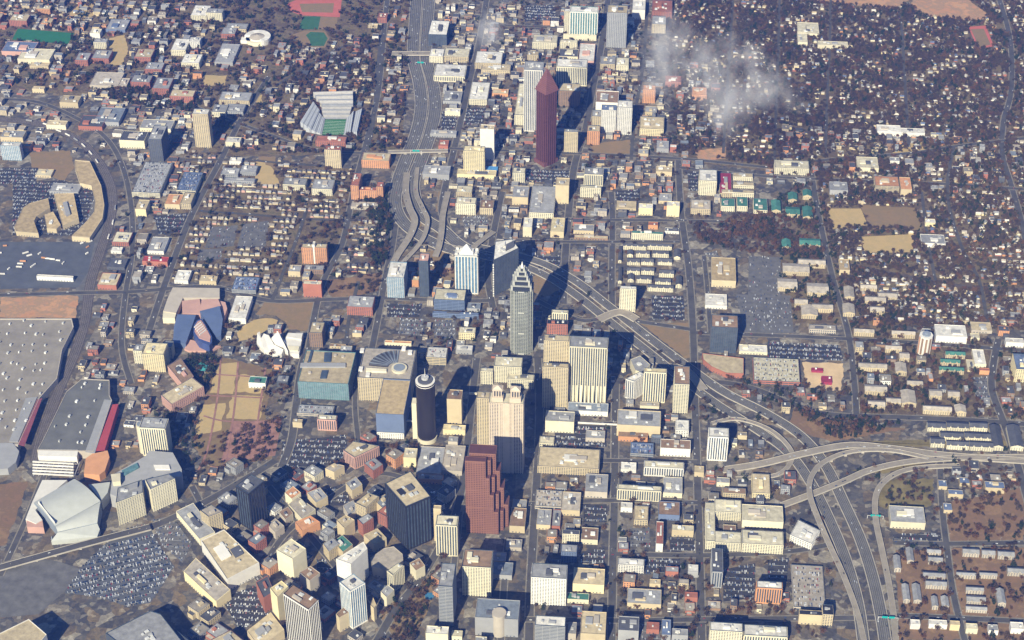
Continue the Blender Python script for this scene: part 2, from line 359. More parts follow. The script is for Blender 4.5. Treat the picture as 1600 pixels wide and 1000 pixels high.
def freeway(px,w,label,lanes=5,cars=.5,edge=True):
    P=path(px); LAYER[0]+=1; dz=1.15+.014*(LAYER[0]%30); mb=MB(); strip(mb,P,-w/2,w/2,dz)
    o=tag(link('freeway',mb,FREE),label,kind='structure')
    k=MB()
    for i in range(1,lanes):
        x=-w/2+w*i/lanes
        for j in range(0,len(P)-1):
            if True: strip(k,[P[j],P[j+1]],x-.13,x+.13,dz+.15)
    kw=MB()
    for i in range(lanes): strip(kw,P,-w/2+w*(i+.5)/lanes-.9,-w/2+w*(i+.5)/lanes+.9,dz+.07)
    tag(link('tyre_wear',kw,mat('tyre_worn_concrete',(.088,.084,.078),.9,.4,.05),o),kind='stuff')
    tag(link('lane_marking',k,LANE,o),kind='stuff')
    if edge:
        for s in (-1,1):
            k=MB(); A=offs(P,s*(w/2+.2)); B=offs(P,s*(w/2+1.6))
            for i in range(len(P)-1):
                a,b,c,d=A[i],A[i+1],B[i+1],B[i]; z1=dz+1.1
                up_=lambda q,z:(q[0],q[1],z)
                k.face([up_(a,z1),up_(b,z1),up_(c,z1),up_(d,z1)]); k.face([up_(a,0),up_(b,0),up_(b,z1),up_(a,z1)]); k.face([up_(d,0),up_(c,0),up_(c,z1),up_(d,z1)])
            link('barrier_wall',k,CONC,o)
    occ_path(P,w+4); CARPATH.append((P,w,cars,dz)); return o
def bridge(px,zs,w,label,name='road_bridge',m=RAMP,cars=.25):
    P=path(px,zs); mb=MB(); dz=1.6
    strip(mb,P,-w/2,w/2,dz)
    o=root(name,(float(P[0][0]),float(P[0][1]),0)); L=(float(P[0][0]),float(P[0][1]),0)
    link('deck_surface',mb,m,o,L)
    for s in (-1,1):
        k=MB(); A=offs(P,s*w/2); B=offs(P,s*(w/2+.7))
        for i in range(len(P)-1):
            a,b,c,d=A[i],A[i+1],B[i+1],B[i]; t=dz+1.0
            k.face([(a[0],a[1],a[2]+t),(b[0],b[1],b[2]+t),(c[0],c[1],c[2]+t),(d[0],d[1],d[2]+t)])
            lo=lambda q:max(0,q[2]+dz-2.2)
            k.face([(d[0],d[1],lo(d)),(c[0],c[1],lo(c)),(c[0],c[1],c[2]+t),(d[0],d[1],d[2]+t)]); k.face([(a[0],a[1],a[2]+dz-.05),(b[0],b[1],b[2]+dz-.05),(b[0],b[1],b[2]+t),(a[0],a[1],a[2]+t)])
        link('parapet',k,CONC,o,L)
    acc=0
    for i in range(1,len(P)-1):
        acc+=np.hypot(*(P[i][:2]-P[i-1][:2]))
        if acc>38 and P[i][2]>3.5:
            acc=0; k=MB(); k.box(P[i][0]-w*.3,P[i][0]+w*.3,P[i][1]-1,P[i][1]+1,0,P[i][2]+dz-.1); link('pier',k,CONC,o,L)
    tag(o,label,'bridge'); occ_path(P,w); CARPATH.append((P,w,cars,dz)); return o
FW=[("652 -20 648 40 646 90 655 130 658 170 650 210 634 250 622 285 617 318 628 345 655 368 690 385 722 395",34,'wide grey freeway running north past the football stadium',6),
("672 -20 668 40 666 90 676 130 680 170 672 210 658 250 646 285 650 318 664 342 690 358 712 378 735 392",34,'northbound freeway carriageway past the football stadium',6),
("712 388 760 402 812 414 858 434 905 465 955 505 1010 548 1065 592 1120 632 1180 670 1232 708 1268 757 1298 817 1322 877 1340 942 1350 1010 1356 1050",22,'curving freeway carriageway along the foot of downtown',6),
("735 384 790 396 848 412 900 440 950 478 1010 525 1070 570 1130 612 1195 645 1252 682 1290 728 1318 785 1345 845 1364 905 1377 965 1384 1010 1388 1050",23,'outer freeway carriageway nearest the parkway interchange',6)]
for a,w,l,n in FW: freeway([float(q) for q in a.split()],w,l,n,cars=.85)
ST='''700 360 690 330 694 300 703 262 722 180 735 120 748 70 760 0|16|street running north beside the white midtown towers
770 480 762 430 768 380 778 330 785 300|15|street beside the dark hatched slab tower
880 475 882 420 888 340 897 262 915 200 928 130 940 70 950 0|17|avenue east of the red-brown spired tower
957 520 956 430 957 340 955 300|14|avenue west of the townhouse court
955 1050 957 900 960 780 961 660 962 600|15|avenue through the eastern downtown blocks
1097 1050 1094 900 1090 760 1086 640 1083 520 1076 420 1064 330 1060 250|15|straight avenue along the eastern edge of downtown
826 1050 828 940 832 860 838 760 842 690 843 620 840 560|16|downtown avenue east of the pink stepped tower
232 520 262 432 300 335 345 250 375 190 420 120|15|diagonal avenue beside the grey car parks
480 560 490 500 505 440 535 380 552 300 565 250 590 150 600 50 605 0|14|avenue past the twin orange brick towers
578 560 592 490 603 430 612 390 618 350|14|street beside the freeway ramps
0 155 60 160 120 185 165 215 192 262 206 330 206 400 196 460 190 540 205 600|12|road following the curved rail line
-20 462 120 458 210 456 330 448 420 470 520 468 600 466 700 470 770 470|13|cross street north of the aquarium
440 730 455 690 462 640 470 580 480 545|16|wide street beside the park
-20 890 70 868 150 846 240 822 320 785 390 745 430 720|17|viaduct street past the arena
955 866 1100 868 1230 862 1292 852|12|cross street south of the white hospital
840 660 960 662 1088 664|10|cross street by the skybridge
840 720 960 720 1090 722|11|cross street in the eastern downtown blocks
820 788 960 782 1090 786|11|cross street by the parking decks
820 968 960 970 1110 968 1400 965|12|southern cross street
870 342 960 344 1075 345 1180 348|10|midtown cross street
790 375 880 378 960 378 1062 378|10|cross street below the green roofed block
700 232 800 236 900 240 1060 248 1200 262|11|cross street south of the spired tower
600 238 640 237 700 236|18|overpass street
1062 262 1200 276 1330 282 1480 288 1600 296|11|cross street north of the park fields
1250 255 1330 246 1420 240 1500 228 1620 214|11|curving road through the neighbourhood
1555 -20 1578 60 1580 140 1568 190 1566 240 1580 290 1597 350 1610 420|14|dark avenue along the eastern neighbourhood
1268 270 1278 330 1300 430 1325 520 1335 600 1338 650|13|avenue beside the grey roofed apartments
1085 520 1200 524 1330 530 1440 536 1600 548|12|cross street by the round white tower
1092 600 1130 598 1180 608 1240 632 1300 648 1400 652 1500 656 1620 664|15|frontage road curving past the apartments
1560 530 1552 570 1550 610 1568 660 1588 720 1608 790|15|avenue crossing the parkway
1455 640 1450 700|0|x
1468 700 1472 790 1480 860 1490 930 1510 1010|12|street between the brown lawns and apartments
1395 848 1470 850 1600 848|12|cross street south of the warehouse
1400 962 1500 966 1620 972|12|cross street south of the apartments
430 135 520 80 560 70 620 80|9|campus road
300 165 420 210 500 235 600 240|10|campus street south of the stadium
600 40 590 100 585 180 575 235|9|campus street beside the stadium
290 250 380 250 450 256 545 262|9|street north of the townhouses
310 330 400 336 470 342 550 345|9|street through the townhouses
425 470 445 420 465 370 478 330|9|street among the townhouses
560 440 545 500 540 540|9|street by the brick building
960 440 1075 445|0|x
840 470 905 500 960 498 1080 515|12|street over the freeway cut
1100 400 1105 450 1110 520|10|street beside the civic hall
845 100 940 104 1060 110|10|midtown cross street by the ribbed building
790 40 880 44 1050 52|10|northern midtown cross street
780 160 800 164|0|x
918 170 1060 176 1180 180|9|cross street under the drifting cloud
670 -20 700 60 720 70|0|x
986 250 992 180 1005 100 1012 0|9|residential avenue beside the midtown blocks
1130 240 1135 160 1140 80 1145 0|8|residential street among trees
1210 260 1213 160 1216 80 1218 0|8|residential street among trees
1290 240 1292 160 1296 80 1298 0|8|residential street among trees
1420 230 1415 150 1410 60 1405 20|9|residential street among trees
1490 230 1480 300 1500 380 1530 440 1545 520|9|street west of the dark avenue
1440 300 1450 380 1462 440|8|residential street
1400 452 1400 520|0|x
560 1050 590 1000 620 950 660 900 690 850 710 810 722 760 730 700 738 620 745 560|15|street along the downtown park
690 1000 700 960 712 860 718 800|11|street beside the narrow grey slab
780 1050 785 960 790 880 795 840|12|street south of the pink stepped tower
640 750 600 740 560 750 500 790 450 830 420 870|12|downtown street among old buildings
420 760 470 820 520 880 570 940 610 1000|12|downtown diagonal street
640 690 600 700 540 740|10|street south of the trade marts
560 690 555 640 556 590 560 550|10|street between the trade marts
650 690 648 620 652 560|9|dark street beside the cylinder tower
72 735 46 800 18 862 0 900|11|road down the west flank of the arena
300 760 350 850 400 900 450 960|12|street beside the long grey roofs'''
for ln in ST.split('\n'):
    a,w,l=ln.split('|')
    if l=='x': continue
    street([float(q) for q in a.split()],float(w),l,cars=.5)
for a in ('345 557 340 620 325 700 310 735','372 566 366 640 352 722','415 575 404 650 395 720','322 618 412 622','318 650 350 658 410 660','330 585 415 590'):
    street(nums_(a),4.5,'red brick footpath across the park',LAWN['plaza'],'footpath',walk=False)
# rail line
P=path([float(q) for q in "-20 186 40 190 90 203 130 225 160 262 175 300 172 345 158 390 142 440 133 500 118 550 92 610 66 680 56 720".split()])
mb=MB(); strip(mb,P,-13,13,.5); o=tag(link('railway',mb,mat('rail_ballast',(.085,.070,.062),.95,.35,.05)),'curving brown rail bed with several tracks',kind='structure'); occ_path(P,30)
for x in (-9,-4.5,0,4.5,9):
    for s in (-.75,.75):
        k=MB(); strip(k,P,x+s-.2,x+s+.2,.75); link('rail',k,mat('rail_steel',(.26,.24,.22),.5),o)
RP=P
for i,(k0,off) in enumerate([(6,4.5),(9,4.5),(12,-4.5),(14,-4.5),(16,-4.5),(18,-4.5),(20,-4.5),(22,-4.5),(33,9),(36,9),(39,9)]):
    a_,b_=RP[k0],RP[k0+1]; d_=(b_-a_)[:2]; L_=np.hypot(*d_); d_=d_/L_; ctr=((a_+b_)/2)[:2]+np.array([-d_[1],d_[0]])*off; an=math.atan2(d_[1],d_[0]); ca_,sa_=math.cos(an),math.sin(an)
    rc=lambda w_,l_,cx=0.: [(float(ctr[0]+(u+cx)*ca_-v*sa_),float(ctr[1]+(u+cx)*sa_+v*ca_)) for u,v in ((-l_/2,-w_/2),(l_/2,-w_/2),(l_/2,w_/2),(-l_/2,w_/2))]
    o=root('rail_car',(float(ctr[0]),float(ctr[1]),.6)); Lr=(float(ctr[0]),float(ctr[1]),.6); k=MB(); k.prism(rc(3.1,19),1.6,4.6); k.prism(rc(2.4,18.6),4.6,5.0); link('box_body',k,wall('w' if i%4 else 'g'),o,Lr)
    for cx in (-7,7):
        k=MB(); k.prism(rc(2.4,3,cx),.75,1.6); link('bogie',k,wall('k'),o,Lr)
    tag(o,('pale grey' if i%4==0 else 'white')+' box rail car standing on the curved rail line','rail car','rail cars on the curved line')
P=path([float(q) for q in "1300 408 1360 420 1450 438 1520 448 1620 452".split()]); mb=MB(); strip(mb,P,-5,5,.45); tag(link('railway',mb,MATS['rail_ballast']),'narrow rail cutting across the wooded neighbourhood',kind='structure'); occ_path(P,14)
BR=[("1112 662 1150 655 1195 668 1225 690 1238 715 1215 742 1150 748",[0,2,5,5,3,1,0],9,'curved loop ramp west of the freeway'),
("1128 735 1190 725 1260 708 1330 696 1400 702 1480 712 1620 722",[0,3,8,8,3,1,1],18,'parkway bridge crossing over the freeway'),
("1222 790 1270 772 1320 752 1360 735 1420 722 1500 716 1620 714",[1,6,8,7,3,1,1],15,'southern parkway bridge over the freeway lanes'),
("1450 716 1390 704 1330 706 1288 722 1268 745 1265 772 1275 803 1295 850 1318 900 1340 960 1352 1015 1356 1050",[2,6,9,12,14,14,12,9,6,3,1,1],10,'tall curling flyover ramp beside the hospital'),
("1500 728 1430 732 1392 745 1370 770 1368 810 1378 860 1390 920 1398 980 1402 1050",[1,3,6,8,7,5,2,1,1],11,'eastern ramp curving down from the parkway'),
("652 262 650 300 660 325 668 345 660 375 635 405 615 425",[1,4,8,9,7,3,1],10,'curved ramp sweeping down from the freeway to downtown'),
("636 270 634 300 640 325 648 345 640 370 622 398 610 420",[1,4,8,9,7,3,1],16,'wide light ramp descending from the freeway'),
("700 300 692 335 690 360 686 385 680 402",[0,5,8,7,5],14,'street bridge over the freeway bend'),
("772 362 750 378 735 392",[4,8,8],12,'short bridge by the pyramid topped tower'),
("612 84 640 84 672 84",[8,9,8],22,'broad pale bridge deck crossing the freeway north of the stadium'),
("606 238 650 237 700 236",[8,9,8],13,'overpass crossing the freeway south of the stadium'),
("935 500 968 488 995 500",[5,7,5],22,'pale street deck over the freeway cut'),
("1050 572 1075 582 1100 610",[5,7,5],20,'street deck at the bend of the freeway'),
("-20 893 70 868 150 846 235 824",[6,9,9,6],17,'long viaduct past the arena'),]
for a,z,w,l in BR: bridge([float(q) for q in a.split()],z,w,l,cars=.3,m=STREET if 'viaduct' in l else RAMP)
def gantry(x,y,label,wd=22,z=8):
    c=un(x,y,z); o=root('sign_gantry',(c[0],c[1],0)); L=(c[0],c[1],0)
    for s in (-1,1):
        k=MB(); k.box(c[0]+s*wd*.75-.5,c[0]+s*wd*.75+.5,c[1]-.5,c[1]+.5,0,z+1); link('post',k,UNIT,o,L)
    k=MB(); k.box(c[0]-wd*.74,c[0]+wd*.74,c[1]-.4,c[1]+.4,z,z+1,bottom=True); link('beam',k,UNIT,o,L)
    for s in (-1,1):
        k=MB(); k.box(c[0]+s*wd*.26-wd*.22,c[0]+s*wd*.26+wd*.22,c[1]-.8,c[1]-.45,z-1.5,z+4,bottom=True); link('sign_panel',k,mat('sign_green',(.01,.30,.27),.5,.05),o,L)
    tag(o,label,'road sign','green sign gantries over the freeway')
gantry(1368,806,'green sign gantry over the eastern ramp'); gantry(1388,965,'green sign gantry over the southern freeway lanes',26); gantry(657,98,'green sign gantry over the freeway by the pale bridge',20); gantry(650,236,'green sign gantry on the overpass south of the stadium',20,14)
# ---------------------------------------------------------------- buildings
def at(x,y,z=0.): return un(x,y,z)
for ph,x,y in [('red-brown spired tower',853,258),('dark cylindrical tower',668,692),('stepped-crown grey tower',815,553),('pink stepped tower',757,830),('twin-crowned pink tower',790,735),
 ('white football stadium',520,195),('blue-roofed aquarium',310,505),('curved arena roof',105,800),('grey convention hall',50,610),('white shell museum',435,540),('ribbed white hotel slab',920,630),
 ('white domed coliseum',403,66),('white hospital complex',1160,840),('round white apartment tower',1443,552),('parkway flyovers',1300,740),('black office slab',650,850),('twin orange brick towers',490,411),
 ('townhouse court',1015,420),('tan playing fields',1350,360),('fan-shaped skylight roof',600,610),('curved brown hall',1130,580),('ring of tan buildings',80,330),('slate truck yard',70,415),('large slate car park',190,880),
 ('downtown park',640,950),('brick park plaza',390,685),('baseball field',490,62),('green turf field',65,58),('pyramid-topped tower',728,455),('dark hatched slab tower',790,455),('white ribbed midtown tower',912,54),('school running track',1533,58),('tan civic hall',1130,448),
 ('sandy building site',1285,590),('grey warehouse by the ramp',1420,825),('brown field by the museum',450,495),('two cream freeway bridges',690,370),('white ribbed office by the avenue',1000,781),('curved rail line',170,310),('dark avenue bend',1580,290),('neighbourhood school',1290,70),('green roofed block',1010,370),('tan trade mart',505,620),('yellow midtown hotel',740,272),('tall tan campus tower',312,230)]:
    p=at(x,y); LM.append((ph,*p))
DECKS=[]
UC=None
def unit_cube():
    global UC
    if UC is None:
        k=MB(); k.box(-.5,.5,-.5,.5,0,1); k.box(-.35,.35,-.3,.3,1,1.12); o=link('roof_unit',k,UNIT); UC=o.data; bpy.data.objects.remove(o)
    return UC
def facade(mb,poly,z0,h,kind):
    k=len(poly)
    for i in range(k):
        P,Q=poly[i],poly[(i+1)%k]; L=math.hypot(Q[0]-P[0],Q[1]-P[1])
        if L<6: 
            mb.edgebox(P,Q,0,L,z0,h,.35); continue
        fh=3.9; nf=max(1,int((h-z0)/fh)); fh=(h-z0)/nf
        if kind=='p': bay,pw,sp,dp,ds=5.2,.44,.46,.5,.42
        elif kind=='v': bay,pw,sp,dp,ds=5.2,.48,.0,1.0,.3
        elif kind=='V': bay,pw,sp,dp,ds=7.5,.34,.0,1.4,.3
        elif kind=='T': bay,pw,sp,dp,ds=5.0,.26,.0,.8,.3
        elif kind in 'hd': bay,pw,sp,dp,ds=14,.06,.5,.3,.55
        else: bay,pw,sp,dp,ds=5,.13,.16,.25,.2
        nb=max(1,round(L/bay)); bw=L/nb
        for b in range(nb+1):
            w=bw*pw; s0=max(0,b*bw-w/2); s1=min(L,b*bw+w/2); mb.edgebox(P,Q,s0,s1,z0,h+.4,dp)
        if sp:
            for f in range(nf):
                z=z0+f*fh; mb.edgebox(P,Q,0,L,z+fh*(1-sp)+.02,z+fh,ds)
        if kind in 'vVT': mb.edgebox(P,Q,0,L,h-2.5,h+.45,dp+.12); mb.edgebox(P,Q,0,L,z0,z0+3,.4)
        if kind=='p': mb.edgebox(P,Q,0,L,h-.6,h+.7,.62)
CAT={'T':'tower','p':'building','b':'building','v':'office building','V':'tower','h':'office building','g':'office building','d':'parking deck'}
def building(poly,h,code,label=None,name=None,cat=None,parent=None,z0=0.,glass=None,units=True,rooft=True,L=None):
    poly=ccw(poly); w,r,fk=code[0],code[1],code[2]
    c=cen(poly); A=abs(area(poly)); top=parent is None
    if top:
        mark(poly,pad=2)
        nm=name or ('parking_deck' if fk=='d' else 'office_tower' if h>55 else 'city_building')
        L=(c[0],c[1],z0); parent=root(nm,L); 
        ct=cat or ('parking deck' if fk=='d' else 'tower' if h>55 else CAT[fk])
        if not label:
            st='low' if h<9 else 'mid-rise' if h<28 else 'tall' if h<60 else 'high-rise'
            shape='long ' if A>10 and max(abs(poly[0][0]-poly[1][0]),1)/max(abs(poly[1][1]-poly[2][1]),1)>3 else ''
            kd={'T':'thin-ribbed tower','p':'block','b':'building','v':'ribbed block','V':'ribbed tower','h':'banded block','g':'glazed block','d':'parking deck'}[fk]
            sz='small ' if A<350 else 'large ' if A>3500 else ''
            label,g=uniq(f"{sz}{st} {WORD[w]} {shape}{kd} with {WORD[r]} roof",c[0],c[1],'x')
        tag(parent,label,ct,'city buildings of the '+ct+' kind')
    if h<12 and fk in 'p' and (A<260): fk='b'
    par=.9 if h<30 else 1.6
    core=MB(); core.shell(poly,z0,h,par)
    if fk=='b':
        WO=link('wall',core,wall(w),parent,L)
        if h-z0>5 and A>300:
            gl=MB()
            for i in range(len(poly)):
                P,Q=poly[i],poly[(i+1)%len(poly)]; ln=math.hypot(Q[0]-P[0],Q[1]-P[1])
                if ln>12 and Q[0]-P[0]>0:
                    for s in range(1,int(ln/7)): gl.edgebox(P,Q,s*7-1.6,s*7+1.4,z0+1.2,z0+3.4,.12)
            if gl.f: tag(link('window',gl,GLASS,WO,L),kind='stuff')
    else:
        gm=glass or (GLASSN if fk=='g' and w in 'nG' else GLASSB if fk=='g' and w not in 'dk' else GLASS)
        if w in 'k': gm=MATS['window_glass']
        if fk=='T' and not glass: gm=GLASSB if r=='w' else mat('black_glass',(.012,.013,.016),.2)
        link('glazing',core,gm,parent,L)
        fm=MB(); facade(fm,poly,z0,h,fk); tag(link('facade_frame',fm,wall(w),parent,L),kind='stuff')
    rf=MB(); rf.face([(x,y,h) for x,y in inset(poly,.03)]); 
    RO=parent
    if rooft:
        RO=link('roof',rf,roofm(r),parent,L)
        if units and A>520 and len(poly)==4 and fk!='d':
            a=np.array(poly); ex=a[1]-a[0]; ey=a[3]-a[0]
            for _ in range(1 if A<2600 else 2):
                u0=random.uniform(.12,.55); v0=random.uniform(.15,.5); du,dv=random.uniform(.16,.34),random.uniform(.18,.4); k=MB(); q=[tuple(a[0]+ex*x_+ey*y_) for x_,y_ in ((u0,v0),(u0+du,v0),(u0+du,v0+dv),(u0,v0+dv))]
                k.prism(q,h-.05,h+random.uniform(2.5,5.5)); link('roof_bulkhead',k,wall(random.choice((w,w,'g','e','w','d'))),RO,L)
    if fk=='d': DECKS.append((inset(poly,.03),h))
    elif units and A>220 and len(poly)<6:
        n=min(6,1+int(A/700)); a=np.array(poly)
        ex=(a[1]-a[0]); ey=(a[-1]-a[0])
        for i in range(n):
            u_,v_=random.uniform(.18,.82),random.uniform(.2,.8); q=a[0]+ex*u_+ey*v_
            if len(poly)!=4: q=np.array(c)+(q-np.array(c))*.35
            o=bpy.data.objects.new('roof_unit',unit_cube()); COL.objects.link(o); o.parent=RO
            s=random.uniform(2.5,5.5)*(1.5 if A>1500 else 1); o.location=(q[0]-L[0],q[1]-L[1],h-.05-L[2]); o.scale=(s,s*random.uniform(.6,1.4),random.uniform(1.5,3.2)); o.rotation_euler.z=math.atan2(ex[1],ex[0])
    return parent
def aabox(xl,xr,yb,yt,yr,h=None):
    x=xl
    for _ in range(4):
        if h is None or _: hh=height(x,yb,yt) if h is None else h
        else: hh=h
        g=un(x,yb); tx=pj((g[0],g[1],hh))[0]; x+=xl-tx
    g=un(x,yb); hh=h or height(x,yb,yt)
    # width and depth on the roof plane
    x2=un(xr,pj((g[0],g[1],hh))[1],hh)[0]; y2=un(xl,yr,hh)[1]
    y2=max(y2,g[1]+8); x2=max(x2,g[0]+5)
    return [(g[0],g[1]),(x2,g[1]),(x2,y2),(g[0],y2)],hh
def nums(s): return [float(q) for q in s.split()]
